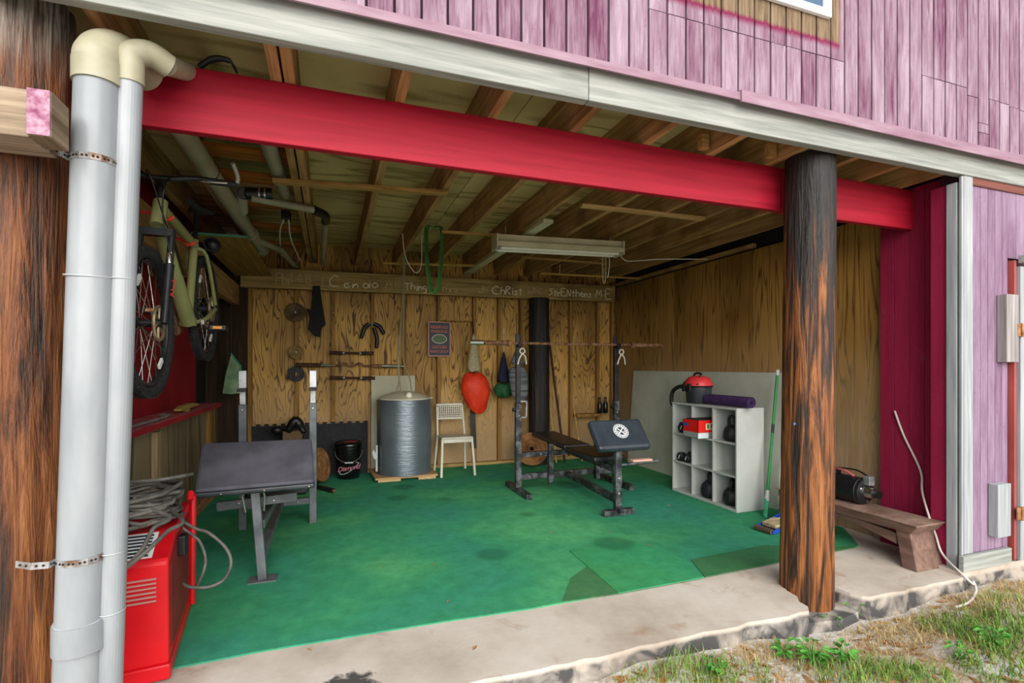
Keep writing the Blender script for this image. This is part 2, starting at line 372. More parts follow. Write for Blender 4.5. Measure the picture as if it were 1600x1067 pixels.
# --- header with the chalk line
M['chalk'] = noisy('chalk', '#d8cfae', '#f2ead0', k=40, rough=0.95)
M['chalk_dim'] = noisy('faint_chalk', '#b8a676', '#cfbf92', k=40, rough=0.95)
hd = sstruct('header_beam', 'wide header board with a chalk verse across the back wall', 'beam')
MB().bar((-0.94, 6.365, 2.30), (3.82, 6.365, 2.335), 0.075, 0.225).build('header_board', 'beam_x', hd, 0.004)
MB().bar((-0.94, 6.33, 2.197), (3.80, 6.33, 2.232), 0.02, 0.02).build('header_lip', 'beam_x', hd)
ln = Vector((4.76, 0, 0.035)).normalized()
FONT = {'P': [[(0, 0), (0, 1), (.5, .95), (.55, .6), (0, .5)]], 'h': [[(0, 1), (0, 0)], [(0, .45), (.25, .6), (.45, .45), (.45, 0)]], 'i': [[(.1, .6), (.1, 0)], [(.1, .8), (.1, .85)]], 'l': [[(.1, 1), (.1, 0)]],
 '4': [[(.4, 0), (.45, 1), (0, .35), (.6, .38)]], ':': [[(.1, .25), (.1, .3)], [(.1, .65), (.1, .7)]], '1': [[(.1, 1), (.15, 0)]], '3': [[(0, .95), (.4, .9), (.15, .55), (.45, .3), (0, 0)]], 'I': [[(.2, 1), (.2, 0)]],
 'C': [[(.75, .85), (.4, 1), (.02, .55), (.2, .05), (.8, .02)]], 'a': [[(.45, .5), (.15, .6), (0, .25), (.2, 0), (.45, .3), (.45, .55), (.5, 0)]], 'n': [[(0, .55), (.03, 0), (.1, .4), (.3, .55), (.42, .35), (.45, 0)]],
 'd': [[(.4, .3), (.15, .5), (0, .2), (.25, 0), (.45, .3), (.5, 1), (.5, 0)]], 'o': [[(.25, .55), (0, .3), (.2, 0), (.45, .25), (.25, .55)]], 'A': [[(0, 0), (.3, 1), (.6, 0)], [(.12, .4), (.5, .42)]], 'T': [[(0, 1), (.6, .95)], [(.3, 1), (.3, 0)]],
 'g': [[(.4, .5), (.1, .5), (.05, .15), (.4, .2), (.42, .5), (.4, -.35), (.05, -.3)]], 't': [[(.2, .9), (.2, 0)], [(0, .6), (.42, .62)]], 'r': [[(0, .55), (.02, 0), (.1, .4), (.35, .55)]], 'u': [[(0, .55), (.05, .05), (.35, .05), (.42, .55), (.45, 0)]],
 'J': [[(.4, 1), (.42, .1), (.1, 0), (0, .2)]], 'R': [[(0, 0), (.05, 1), (.5, .85), (.1, .5), (.55, 0)]], 's': [[(.35, .55), (.05, .5), (.35, .2), (0, 0)]], 'W': [[(0, 1), (.2, 0), (.4, .7), (.6, 0), (.85, 1)]], 'O': [[(.3, .95), (0, .5), (.25, .05), (.6, .45), (.3, .95)]],
 'S': [[(.55, .9), (.1, .85), (.5, .35), (.05, .05)]], 'E': [[(.6, .95), (.02, 1), (.05, .02), (.65, .05)], [(.05, .55), (.5, .55)]], 'N': [[(0, 0), (.05, 1), (.45, .05), (.55, .95)]], 'M': [[(0, 0), (.1, .95), (.35, .35), (.6, 1), (.72, 0)]], 'e': [[(.05, .3), (.4, .35), (.2, .58), (0, .25), (.3, 0), (.45, .1)]]}
rch = random.Random(8)
for s_, px, py, px1, hz, mt in [('Phil', 431, 442, 458, .115, 'chalk_dim'), ('4:13', 465, 442, 488, .11, 'chalk_dim'), ('I', 500, 443, 506, .10, 'chalk_dim'), ('C', 514, 447, 532, .13, 'chalk'), ('an', 538, 449, 562, .085, 'chalk'), ('do', 567, 449, 594, .12, 'chalk'),
                      ('All', 602, 449, 626, .09, 'chalk_dim'), ('Thing', 633, 453, 668, .09, 'chalk'), ('thru', 690, 455, 716, .075, 'chalk_dim'), ('Jh', 748, 457, 764, .09, 'chalk_dim'), ('ChRist', 769, 459, 818, .10, 'chalk'),
                      ('WhO', 824, 460, 850, .095, 'chalk_dim'), ('StrENthens', 857, 462, 925, .10, 'chalk'), ('M', 931, 464, 942, .10, 'chalk'), ('E', 946, 467, 957, .14, 'chalk')]:
    pa, pb_ = onY(px, py, 6.3245), onY(px1, py + (px1 - px) * .03, 6.3245); adv = [max(q[0] for st_ in FONT[ch] for q in st_) + .18 for ch in s_]; tot = sum(adv); m_ = MB(); cur = 0
    xs_ = (pb_ - pa) / tot
    for ch, ad in zip(s_, adv):
        dz = rch.uniform(-.008, .008); sl = rch.uniform(-.06, .1)
        for st_ in FONT[ch]:
            m_.tube([pa + xs_ * (cur + q[0] + sl * q[1]) + V((0, 0, dz + q[1] * hz)) for q in st_], .0068 if mt == 'chalk' else .0048, 5, sub=3 if len(st_) > 2 else 0)
        cur += ad
    m_.build('chalk_word', mt, hd, smooth=False)
# --- right wall
wr = sstruct('wall_right', 'brown plywood side wall with a crimson painted end', 'wall')
for a, b in [(2.65, 3.92), (3.925, 5.14), (5.145, 6.5)]:
    MB().box(X_R, X_R + 0.02, a, b, 0.0, 2.45).build('plywood_panel', 'ply_right', wr)
yb = 2.1495
for k in range(5):
    MB().box(X_R - 0.06, X_R + 0.02, yb, yb + 0.098, 0.0, 2.56).build('siding_board', 'siding_red', wr, 0.002); yb += 0.1005
MB().box(3.75, X_R - .061, 2.1475, 2.245, 0.0, 2.47).build('siding_board', 'siding_red', wr, 0.002)
MB().box(X_R + 0.02, X_R + 0.14, 2.15, 6.7, 0.0, 2.75).build('wall_core', 'dark', wr)
MB().box(X_R - 0.03, X_R + 0.02, 3.9, 6.45, 2.47, 2.51).build('top_plate', 'joist_y', wr)
# --- left wall
wl = sstruct('wall_left', 'left side wall, weathered plywood below and red boards above a ledge', 'wall')
yy = 2.50
for k in range(3):
    MB().box(X_L - 0.02, X_L, yy, yy + 1.216, 0.0, 0.90).build('plywood_panel', 'ply_left', wl); yy += 1.22
MB().box(X_L, X_L + 0.035, 4.02, 4.11, 0.0, 0.86).build('stud', wood('pale_stud', '#8c7558', '#b39a78', 'z'), wl, 0.003)
MB().box(X_L, X_L + 0.035, 5.62, 5.78, 0.0, 0.88).build('stud', 'stud', wl, 0.003)
MB().box(X_L, X_L + 0.05, 2.50, 6.4, 0.0, 0.04).build('sill_plate', 'joist_y', wl)
for k in range(4):
    MB().box(X_L - 0.19, X_L - 0.17, 2.50 + k * 0.88, 2.50 + k * 0.88 + 0.877, 0.93, 2.76).build('red_board', 'red_in', wl)
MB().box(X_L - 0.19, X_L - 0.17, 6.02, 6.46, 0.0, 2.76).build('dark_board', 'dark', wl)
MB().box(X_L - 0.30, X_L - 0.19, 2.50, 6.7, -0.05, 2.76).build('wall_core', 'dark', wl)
MB().box(-1.02, -0.95, 2.50, 6.32, 1.98, 2.20).build('wall_plate', 'joist_y', wl, 0.004)
for yy in (3.25, 4.6, 5.9): MB().box(-1.30, -1.02, yy, yy + 0.04, 2.0, 2.19).build('plate_block', 'joist_y', wl, 0.003)
lg = MB().box(X_L - 0.18, X_L + 0.075, 2.50, 5.92, 0.902, 0.932).build('ledge', noisy('dusty_red_ledge', '#a03040', '#b4706a', scale=(4, 1, 4), k=6, rough=.8), wl, 0.003)
MB().box(X_L + 0.0752, X_L + 0.083, 2.50, 5.90, 0.898, 0.930).build('ledge_edge', 'red_in', lg)
# --- fascia, flashing, upper siding
fa = sstruct('trim_1', 'weathered white fascia board along the eave', 'trim')
MB().box(-4.0, 1.10, 2.05, 2.10, 2.505, 2.66).build('fascia_board', 'white_wood', fa, 0.004)
MB().box(1.103, 9.0, 2.05, 2.10, 2.505, 2.66).build('fascia_board', 'white_wood', fa, 0.004)
ft = sstruct('trim_2', 'faded pink drip flashing under the siding', 'trim')
MB().prism([(-4, 2.062, 2.690), (-4, 2.010, 2.672), (-4, 2.010, 2.634), (-4, 2.020, 2.634), (-4, 2.062, 2.665)], (5.95, 0, 0)).build('flashing', 'flash', ft)
MB().prism([(1.93, 2.062, 2.700), (1.93, 2.000, 2.680), (1.93, 2.000, 2.622), (1.93, 2.008, 2.622), (1.93, 2.062, 2.668)], (7.0, 0, -0.012)).build('flashing', 'flash', ft)
wu = sstruct('wall_upper_front', 'faded purple grooved siding of the upper storey', 'wall')
MB().box(-4, 9, 2.075, 2.2, 2.66, 5.0).build('siding_backing', 'groove', wu)
g0, pitch = 0.025, 0.1077
k = -22
while True:
    a = g0 + k * pitch; k += 1
    if a > 6.6: break
    wdt = 0.0055; zs = [2.66, 5.0]
    if 1.40 < a < 2.62: zs = [2.66, 3.005 + 0.004 * (a - 2), 5.0]
    if 3.35 < a < 3.75: zs = [2.66, 3.06, 5.0]
    if 3.75 <= a < 5.0: zs = [2.66, 3.02 - 0.01 * math.sin(9 * a), 5.0]
    if abs(a - (g0 + 36 * pitch)) < 0.01: zs = [2.66, 2.80, 2.86, 5.0]
    for z0, z1 in zip(zs, zs[1:]):
        MB().box(a + wdt, a + pitch - wdt, 2.06 + random.uniform(-0.0015, 0.0015), 2.08, z0 + (0.0035 if z0 > 2.7 else 0), z1).build('siding_board', 'siding_up', wu, 0.0015)
# --- upper window
wn = sstruct('window_1', 'white framed upstairs window above bare boards', 'window')
wx0, wx1, wz0, wz1 = 1.55, 2.59, 3.215, 4.4
for a, b, c2, d2 in [(wx0, wx1, wz0, wz0 + 0.035), (wx0, wx1, wz1 - 0.05, wz1), (wx0, wx0 + 0.05, wz0 + .0352, wz1 - .0502), (wx1 - 0.05, wx1, wz0 + .0352, wz1 - .0502)]:
    MB().box(a, b, 2.036, 2.0595, c2, d2).build('frame', plain('window_vinyl', '#eef0f1', 0.4), wn, 0.004)
MB().box(wx0 + 0.05, wx1 - 0.05, 2.046, 2.058, wz0 + 0.0352, wz0 + 0.052).build('sash', plain('window_sash', '#e6e9ea', 0.4), wn, 0.003)
MB().box(wx0 + 0.05, wx1 - 0.05, 2.052, 2.058, wz0 + 0.0522, wz1 - 0.0502).build('pane', plain('blue_glass', '#34506a', 0.05, 0.0, 0.8), wn)
# --- lower right front wall, jamb, door
wf = sstruct('wall_front', 'lilac grooved siding right of the open bay', 'wall')
MB().box(3.78, 4.22, 2.085, 2.2, 0.0, 2.56).build('siding_backing', 'groove', wf)
a = 3.845
for wdt in (0.098, 0.075, 0.075, 0.075, 0.06):
    MB().box(a, a + wdt - 0.004, 2.07, 2.086, 0.10, 2.46).build('siding_board', 'siding_low', wf, 0.0015); a += wdt
MB().box(3.84, 9.0, 2.06, 2.12, 2.455, 2.51).build('head_board', wood('brown_head_board', '#5a3028', '#7c4a40', 'x'), wf)  # dark brown board under the fascia
MB().box(3.735, 3.93, 2.087, 2.147, 0.0, 2.47).build('jamb_board', 'white_wood_z', wf, 0.004)
MB().box(3.735, 3.755, 2.060, 2.075, 0.02, 2.50).build('corner_bead', 'white_wood_z', wf, 0.002)
MB().box(3.757, 3.843, 2.058, 2.085, 0.118, 2.505).build('corner_board', 'white_wood_z', wf, 0.003)
bb = tag(MB().box(3.70, 4.19, 2.03, 2.058, 0.022, 0.118).build('baseboard_front', 'white_wood', None, 0.003), 'white skirting board below the lilac siding', 'baseboard', None, 'structure')
M['red_stripe'] = noisy('dull_red_paint', '#8a3a34', '#a8504a', scale=(1, 1, .3), rough=.7)
dr = sstruct('door_1', 'white edged lilac door hung at the right of the photo', 'door')
MB().box(4.235, 4.258, 2.04, 2.12, 0.03, 2.0).build('red_jamb', 'red_stripe', dr)
MB().box(4.262, 4.37, 2.02, 2.05, 0.03, 1.96).build('stile', 'white_wood_z', dr, 0.003)
MB().box(5.06, 5.16, 2.02, 2.05, 0.03, 1.96).build('stile', 'white_wood_z', dr, 0.003)
for k in range(6): MB().box(4.372 + k * 0.1145, 4.372 + k * 0.1145 + 0.112, 2.03, 2.05, 0.05, 1.96).build('door_board', 'siding_low', dr, 0.002)
MB().box(4.2, 5.3, 2.085, 2.2, 0.0, 2.5).build('door_backing', 'groove', dr)
for k in range(10): MB().box(4.22 + k * 0.1, 4.22 + k * 0.1 + 0.096, 2.07, 2.086, 2.02, 2.46).build('siding_board', 'siding_low', wf, 0.0015)
for k in range(35): MB().box(5.2 + k * 0.1, 5.2 + k * 0.1 + 0.096, 2.07, 2.086, 0.02, 2.46).build('siding_board', 'siding_low', wf, 0.0015)
for z0, z1 in ((0.30, 0.38), (1.50, 1.58)):
    h_ = MB().box(4.215, 4.305, 2.014, 2.02, z0, z1).build('hinge', 'hinge', dr)
    MB().cyl((4.26, 2.010, z0 - 0.005), (4.26, 2.010, z1 + 0.005), 0.007, n=8).build('hinge_pin', 'hinge', h_)
MB().box(4.105, 4.235, 2.015, 2.068, 1.33, 1.77).build('hinge_block', 'grey_wood', dr, 0.003)
MB().box(4.015, 4.15, 2.015, 2.068, 0.205, 0.545).build('hinge_block', 'white_wood_z', dr, 0.003)
MB().box(4.255, 4.40, 1.99, 2.03, 1.98, 2.03).build('latch_block', 'white_wood', dr, 0.003)
# --- the red beam on both sides of the post
rb = sstruct('support_beam', 'long red painted beam spanning the bay opening', 'beam')
MB().box(-0.95, 2.64, 2.417, 2.462, 2.269, Z_J - 0.001).build('beam_span', 'red_beam', rb, 0.004)
MB().box(2.65, 3.858, 2.417, 2.462, 2.262, Z_J - 0.001).build('beam_span', 'red_beam', rb, 0.004)
# --- turf
cp = MB().prism([(a, b, 0.0) for a, b in [(-1.08, 2.62), (-0.63, 2.55), (-0.3, 2.566), (0.1, 2.562), (0.53, 2.554), (1.01, 2.534), (1.30, 2.540), (1.54, 2.548), (2.16, 2.56), (2.9, 2.59), (3.60, 2.62), (3.88, 2.95), (3.88, 6.44), (-0.88, 6.44), (-1.08, 6.0)]], (0, 0, 0.008))
tag(cp.build('turf_carpet', 'turf', smooth=False), 'large green artificial turf carpet covering most of the floor', 'carpet')
tag(MB().prism([(1.20, 2.538, 0.0082), (1.55, 2.524, 0.0082), (1.585, 2.95, 0.0082), (1.38, 2.80, 0.0082)], (0, 0, 0.003)).build('turf_scrap', 'turf_c', smooth=False), 'worn brownish turf scrap left of the square offcut', 'carpet')
tag(MB().prism([(1.578, 3.221, 0.0085), (1.545, 2.524, 0.0085), (2.153, 2.537, 0.0085), (2.235, 2.80, 0.0085), (2.10, 3.24, 0.0085)], (0, 0, 0.006)).build('turf_offcut', 'turf_b', smooth=False), 'loose square turf offcut laid at the carpet edge', 'carpet')
tag(MB().prism([(2.165, 2.542, 0.0082), (2.9, 2.575, 0.0082), (3.55, 2.60, 0.0082), (2.95, 2.85, 0.0082), (2.27, 2.80, 0.0082)], (0, 0, 0.004)).build('turf_remnant', 'turf_c', smooth=False), 'dark olive turf remnant beside the charred post', 'carpet')
# ================================================================== POSTS AND PIPES AT THE OPENING
def post_mat(name, dark_from, dark_w, orange='#a8521a', black='#15100d', bias=0.47, top=None, hi='#a8602a'):
    t = NT(name, 0.55, 0, 0.4); f = t.noise(t.vec((7, 7, 0.5)), 3.2, 5, 0.62, 0.9); g = t.noise(t.vec((22, 22, 1.6)), 3, 4, 0.6, 0.5)
    sp = t.n('ShaderNodeSeparateXYZ'); t.l(t.n('ShaderNodeNewGeometry').outputs['Position'], sp.inputs[0])
    char = t.math('MULTIPLY', t.step(sp.outputs['Z'], dark_from, dark_from + dark_w), 0.22)
    ff = t.math('SUBTRACT', f, char)
    col = t.ramp(ff, [(bias - 0.13, C(black)), (bias - 0.04, C('#42240f')), (bias + 0.05, C(orange)), (bias + 0.25, C(hi))])
    col = t.mix(t.math('MULTIPLY', t.step(g, 0.52, 0.7), 0.6), col, C(black))
    if top: col = t.mix(t.step(t.math('ADD', sp.outputs['Z'], t.math('MULTIPLY', f, 0.4)), top[0], top[1]), col, t.ramp(g, [(0.4, C('#46423c')), (0.6, C('#9a948a'))]))
    return t.out(col, t.math('ADD', f, t.math('MULTIPLY', g, 0.5)), 0.8, 0.02)
M['post_r'] = post_mat('charred_post', 1.5, 0.9, bias=0.5, orange='#7c471c', hi='#a86c38')
M['post_l'] = post_mat('creosote_post', 9, 1, bias=0.45, orange='#68391a', hi='#8e5a30', top=(2.50, 2.75))
M['post_k'] = post_mat('black_post', 9, 1, bias=0.72)
def post(name, p0, p1, r0, r1, mat, label, seed, n=56, m=60):
    rd = random.Random(seed); cracks = [(rd.uniform(0, 6.28), rd.uniform(0, 1), rd.uniform(0.15, 0.5), rd.uniform(0.03, 0.06)) for _ in range(34)]
    ph = [rd.uniform(0, 6.28) for _ in range(6)]; rings = []
    for j in range(m + 1):
        t = j / m; c = V(p0).lerp(V(p1), t); rr = r0 + (r1 - r0) * t; ring = []
        for i in range(n):
            a = 6.2832 * i / n
            k = 1 + 0.012 * math.sin(3 * a + ph[0] + 2 * t) + 0.008 * math.sin(7 * a + ph[1]) + 0.006 * math.sin(13 * a + ph[2] + 9 * t) + 0.006 * math.sin(23 * t + ph[3] + 2 * a)
            for ca, cz, cl, cw in cracks:
                da = (a - ca - 0.08 * math.sin(11 * t + ca) + 3.1416) % 6.2832 - 3.1416
                if abs(da) < 0.09 and abs(t - cz) < cl: k -= 0.035 * (1 - abs(da) / 0.09) * (1 - abs(t - cz) / cl)
            ring.append(c + V((math.cos(a), math.sin(a), 0)) * rr * k)
        rings.append(ring)
    root = thing(name, p0, label, 'post')
    MB().loft(rings).build('post_body', mat, root, smooth=50); return root
pr_b, pr_t = onY(1259, 900, 2.25), onY(1266, 300, 2.25)
rp = post('timber_post', (pr_b.x, 2.25, -0.24), (pr_t.x, 2.25, 2.538), 0.142, 0.134, 'post_r', 'charred orange and black timber post right of the turf bay', 11)
st = MB().bar(onY(1289, 900, 2.16), onY(1293, 700, 2.16), 0.016, 0.016, (0, -1, 0)).build('cable_strip', 'black', rp)
for y in (748, 775, 808, 838, 866): p = onY(1288.5, y, 2.152); MB().ball(p, 0.006, 8, 6).build('staple', 'steel', st)
MB().lathe([(0.008, 0), (0.008, 0.003)], onY(1241, 662, 2.126), (0, -1, 0), 10).build('paint_dab', plain('blue_paint', '#2c5f94'), rp)
lp = post('timber_post', (-1.075, 2.31, -0.24), (-1.06, 2.31, 2.60), 0.172, 0.165, 'post_l', 'brown creosoted timber post at the left behind white downpipes', 5)
MB().ball((-1.16, 2.150, 2.245), (0.05, 0.012, 0.026), 12, 8).build('white_putty', noisy('white_putty', '#cfcfcf', '#f0f0f0', k=30, bump=.8), lp)
tb = thing('timber_block', (-1.2, 2.0, 2.0), 'sawn grey timber bracket with pink end grain on the left post', 'bracket')
M['sawn'] = wood('sawn_grey_timber', '#6f5d4a', '#a8957e', 'x', k=8)
MB().box(-1.75, -0.865, 1.955, 2.13, 2.0, 2.145).build('cross_piece', 'sawn', tb, 0.004)
side = MB().box(-0.860, -0.800, 1.93, 2.045, 1.998, 2.140).build('side_piece', wood('sawn_timber_side', '#5f4c38', '#94806a', 'y'), tb, 0.004)
MB().box(-0.858, -0.802, 1.926, 1.931, 2.0, 2.138).build('end_grain', noisy('pink_end_grain', '#7c3858', '#b08a9a', scale=(1, 1, 1), k=45, rough=.8, bump=.5), side)
# big downpipe
def pipe_path(px0, py0, px1, py1, Y): a, b = onY(px0, py0, Y), onY(px1, py1, Y); return a, b
a, b = pipe_path(153, 120, 122, 1010, 2.14); d = (b - a).normalized()
bot = a + d * ((a.z + 0.02) / -d.z); dp = thing('downpipe', (bot.x, bot.y, 0.0), 'thick white drain downpipe strapped to the left post', 'pipe')
MB().cyl(bot, a, 0.066, n=32).build('pipe', 'pvc', dp)
MB().lathe([(0.066, 0), (0.073, 0.0), (0.073, 0.075), (0.066, 0.075)], a - V((0, 0, 0.03)), (0, 0, 1), 32, False).build('elbow_collar', 'pvc_old', dp)
MB().tube([a + V((0, 0, 0.03)), a + V((0, 0, 0.06)), a + V((0.012, 0.03, 0.105)), a + V((0.04, 0.08, 0.13)), a + V((0.08, 0.2, 0.14))], 0.070, 24, sub=5).build('elbow', 'pvc_old', dp)
cpl = onY(125, 990, 2.14); MB().lathe([(0.066, -0.05), (0.076, -0.05), (0.076, 0.045), (0.066, 0.045)], cpl, (0, 0.02, 1), 32, False).build('coupling', 'pvc', dp)
for (px, py) in ((140, 432), (124, 967)):
    p = onY(px, py, 2.14); MB().torus(p, (0.02, -0.1, 1), 0.0675, 0.0035, 40, 6).build('zip_tie', plain('white_nylon', '#9ea2a3', .4), dp)
a2, b2 = pipe_path(203, 110, 172, 1020, 2.16); d2 = (b2 - a2).normalized(); bot2 = a2 + d2 * ((a2.z + 0.02) / -d2.z)
d3 = thing('downpipe', (bot2.x, bot2.y, 0.0), 'slimmer white downpipe bending over the red beam', 'pipe')
MB().cyl(bot2, a2, 0.040, n=28).build('pipe', 'pvc', d3)
e1 = onY(300, 98, 2.36)
MB().tube([a2 - V((0, 0, 0.05)), a2, a2 + V((0.004, 0.004, 0.055)), a2 + V((0.05, 0.03, 0.085)), a2 + V((0.10, 0.07, 0.072))], 0.0445, 24, sub=6).build('elbow', 'pvc_old', d3)
MB().cyl(a2 + V((0.09, 0.065, 0.075)), onY(345, 128, 2.85), 0.037, n=24).build('branch_pipe', 'pvc_old', d3)
for (px, py) in ((190, 435), (175, 860), (173, 953)):
    p = onY(px, py, 2.16); MB().torus(p, (0, -0.08, 1), 0.0412, 0.003, 36, 6).build('zip_tie', plain('nylon', '#9ea2a3', .4), d3)
def strap(pts, label, w=0.022):
    o = thing('hanger_strap', pts[0], label, 'strap'); m = MB()
    for p, q in zip(pts, pts[1:]): m.bar(p, q, 0.0025, w)
    m.build('band', noisy('rust_streaked_strap', '#6b4a30', '#b4b6b6', k=16, rough=.5, metal=.6), o)
    for k in range(len(pts) - 1):
        for t in (0.3, 0.7):
            p = V(pts[k]).lerp(V(pts[k + 1]), t); MB().cyl(p + V((0, -0.004, 0)), p + V((0, 0.001, 0)), 0.0035, n=8).build('hole', 'dark', o)
def strap_pts(px, py, dz):
    c = onY(px, py, 2.14); out = [V((c.x - 0.16, 2.10, c.z + 0.01 + dz)), V((c.x - 0.11, 2.075, c.z + 0.006 + dz * .6)), V((c.x - 0.07, 2.090, c.z))]
    for t in range(7): an = math.pi + math.pi * (0.12 + 0.86 * t / 6); out.append(V((c.x + 0.068 * math.cos(an), 2.14 + 0.068 * math.sin(an), c.z)))
    return out
strap(strap_pts(148, 254, 0.02), 'perforated steel strap around the thick downpipe near its top')
strap(strap_pts(128, 870, 0.0), 'rusty perforated steel strap around the thick downpipe near the floor')
# black strap hung over the beam
tag(MB().tube([onY(312, 104, 2.44), onY(330, 93, 2.44), onY(348, 92, 2.44), onY(362, 98, 2.45), onY(371, 116, 2.46)], [0.012, 0.014, 0.012, 0.006, 0.003], 8, sub=3).build('black_strap', 'black'), 'short black strap looped over the red beam top', 'strap')
# ================================================================== CEILING STRIPS, LIGHT, PIPES
def strip(name, p, q, w, h, mat, label, cat='wood strip', group=None): 
    return tag(MB().bar(p, q, w, h).build(name, mat, None, 0.002, origin=(V(p) + V(q)) / 2 - V((0, 0, h / 2))), label, cat, group)
ZS = Z_J - 0.013
strip('furring_strip', onZ(427, 283, ZS), onZ(700, 302, ZS), 0.07, 0.024, 'strip_x', 'grey furring strip nailed across the paired joist')
strip('furring_strip', onZ(908, 321, ZS), onZ(1099, 342, ZS), 0.05, 0.024, wood('pale_pine', '#b08a55', '#d9b67c', 'x'), 'pale pine strip nailed below the joists near the post')
strip('furring_strip', onZ(690, 362, ZS), onZ(975, 380, ZS), 0.035, 0.024, 'strip_x', 'long brown strip just above the tube light')
strip('furring_strip', onZ(815, 402, ZS), onZ(945, 412, ZS), 0.04, 0.022, 'strip_x', 'short brown strip hanging behind the tube light')
M['bamboo'] = wood('bamboo_cane', '#a8833f', '#cda85c', 'x')
zz = Z_J - 0.012
tag(MB().cyl(onZ(598, 411, zz), onZ(742, 415, zz), 0.016, n=10).build('bamboo_cane', 'bamboo'), 'bamboo cane under the joists left of the green band', 'cane')
bz = 2.40
a, b = onY(845, 427, 5.7), onY(1000, 435, 5.7)
rod = thing('hanging_cane', a, 'bamboo cane slung on cords beneath the right ceiling', 'cane')
MB().cyl(a, b, 0.013, n=10).build('cane', 'bamboo', rod)
for t in (0.18, 0.62): p = a.lerp(b, t); MB().cyl(p, V((p.x, p.y, Z_J + 0.02)), 0.004, n=6).build('cord', 'cord_w', rod)
p = onY(944, 440, 5.0)
tag(MB().tube([(p.x - .02, 5.0, Z_J), (p.x - .02, 5.0, p.z + .06), (p.x, 5.0, p.z - .02), (p.x + .02, 5.0, p.z + .06), (p.x + .018, 5.0, Z_J)], 0.009, 8, sub=5).build('rope_loop', noisy('frayed_rope', '#9c8a60', '#c4b488', k=60, rough=.95)), 'frayed rope loop dangling right of the tube light', 'rope')
# tube light
lf = thing('tube_light', (2.0, 4.30, 2.42), 'long white two tube fluorescent light hung from the joists', 'light fixture')
M['enamel'] = noisy('cream_enamel', '#b9b391', '#d3ceae', k=4, rough=.4)
LA, LB = onY(773, 388, 4.33), onY(968, 398, 4.28); LA.z += 0.03; LB.z += 0.03
ax = (LB - LA).normalized()
MB().bar(LA, LB, 0.17, 0.045).build('reflector', 'enamel', lf, 0.004)
MB().bar(LA + V((0, 0, .055)), LB + V((0, 0, .055)), 0.09, 0.07).build('ballast_channel', 'enamel', lf, 0.003)
for sgn in (-1, 1):
    o_ = V((0, sgn * 0.05, -0.034))
    tb_ = MB().cyl(LA + ax * 0.03 + o_, LB - ax * 0.03 + o_, 0.013, n=12).build('tube', plain('unlit_tube', '#e8e6d8', .3), lf)
    for q in (LA + ax * 0.03, LB - ax * 0.03): MB().cyl(q + o_ - ax * 0.012, q + o_ + ax * 0.012, 0.0145, n=12).build('tube_cap', 'steel', tb_)
for q in (LA, LB): MB().bar(q + V((0, 0, -.045)), q + V((0, 0, .085)), 0.17, 0.012, (1, 0, 0)).build('end_plate', 'enamel', lf, 0.002)
for t in (0.08, 0.92): q = LA.lerp(LB, t); MB().cyl(q + V((0, 0, .05)), V((q.x, q.y, Z_J + .03)), 0.004, n=6).build('hanger_wire', 'steel', lf)
c0 = LB + V((0, 0, -.01)); MB().tube([c0, c0 + V((.15, .1, -.05)), onX(1030, 405, 2.95), onX(1105, 405, 3.6)], 0.005, 6, sub=6).build('lamp_cord', 'cord_w', lf)
MB().tube([c0 + V((-.12, 0, 0)), c0 + V((-.11, 0, -.12)), c0 + V((-.13, 0, -.25))], 0.003, 6, sub=4).build('pull_cord', 'cord_w', lf)
strip('white_batten', onZ(857, 345, ZS - .004), onZ(719, 434, ZS - .004), 0.09, 0.03, 'enamel', 'long cream batten running back beneath the tube light')
# green band
gb = thing('resistance_band', onZ(668, 352, Z_J), 'dark green resistance band looped from a ceiling hook', 'exercise band')
h0, h1, b0 = onY(667, 356, 4.6), onY(690, 358, 4.6), onY(678, 458, 4.6)
mb = MB()
pts = [h0, h0 + V((0, 0, -.25)), b0 + V((-.035, 0, .06)), b0, b0 + V((.04, 0, .07)), h1 + V((0, .02, -.3)), h1, (h0 + h1) / 2 + V((0, .01, .015))]
rings = []
N = 60
def cat(P, i, t):
    p0, p1, p2, p3 = P[(i - 1) % len(P)], P[i], P[(i + 1) % len(P)], P[(i + 2) % len(P)]
    return 0.5 * (2 * p1 + (p2 - p0) * t + (2 * p0 - 5 * p1 + 4 * p2 - p3) * t * t + (3 * p1 - p0 - 3 * p2 + p3) * t ** 3)
P_ = [cat(pts, i, k / 8) for i in range(len(pts)) for k in range(8)]
for i, q in enumerate(P_):
    d = (P_[(i + 1) % len(P_)] - P_[i - 1]).normalized(); nrm = d.cross(V((0, 1, 0))).normalized(); wv = (V((0.85, 0.5, 0))).normalized() * 0.02
    rings.append([q - wv - nrm * .003, q + wv - nrm * .003, q + wv + nrm * .003, q - wv + nrm * .003])
rings.append(rings[0]); mb.loft(rings, True, False).build('band', noisy('green_rubber', '#1c4a16', '#2c661f', k=5, rough=.5), gb, smooth=60)
MB().tube([h0 + V((0, 0, .0)), h0 + V((0.01, 0, .06)), h0 + V((0.0, 0, .11))], 0.004, 6).build('hook', 'steel', gb)
tag(MB().tube([V((onY(629, 385, 4.9).x, 4.9, Z_J + .03)), onY(632, 395, 4.9), onY(640, 415, 4.9), onY(650, 426, 4.9), onY(658, 415, 4.9), V((onY(659, 385, 4.9).x, 4.9, Z_J + .03))], 0.004, 6, sub=5).build('wire_loop', 'cord_w'), 'thin white wire loop under the joists left of the green band', 'wire')
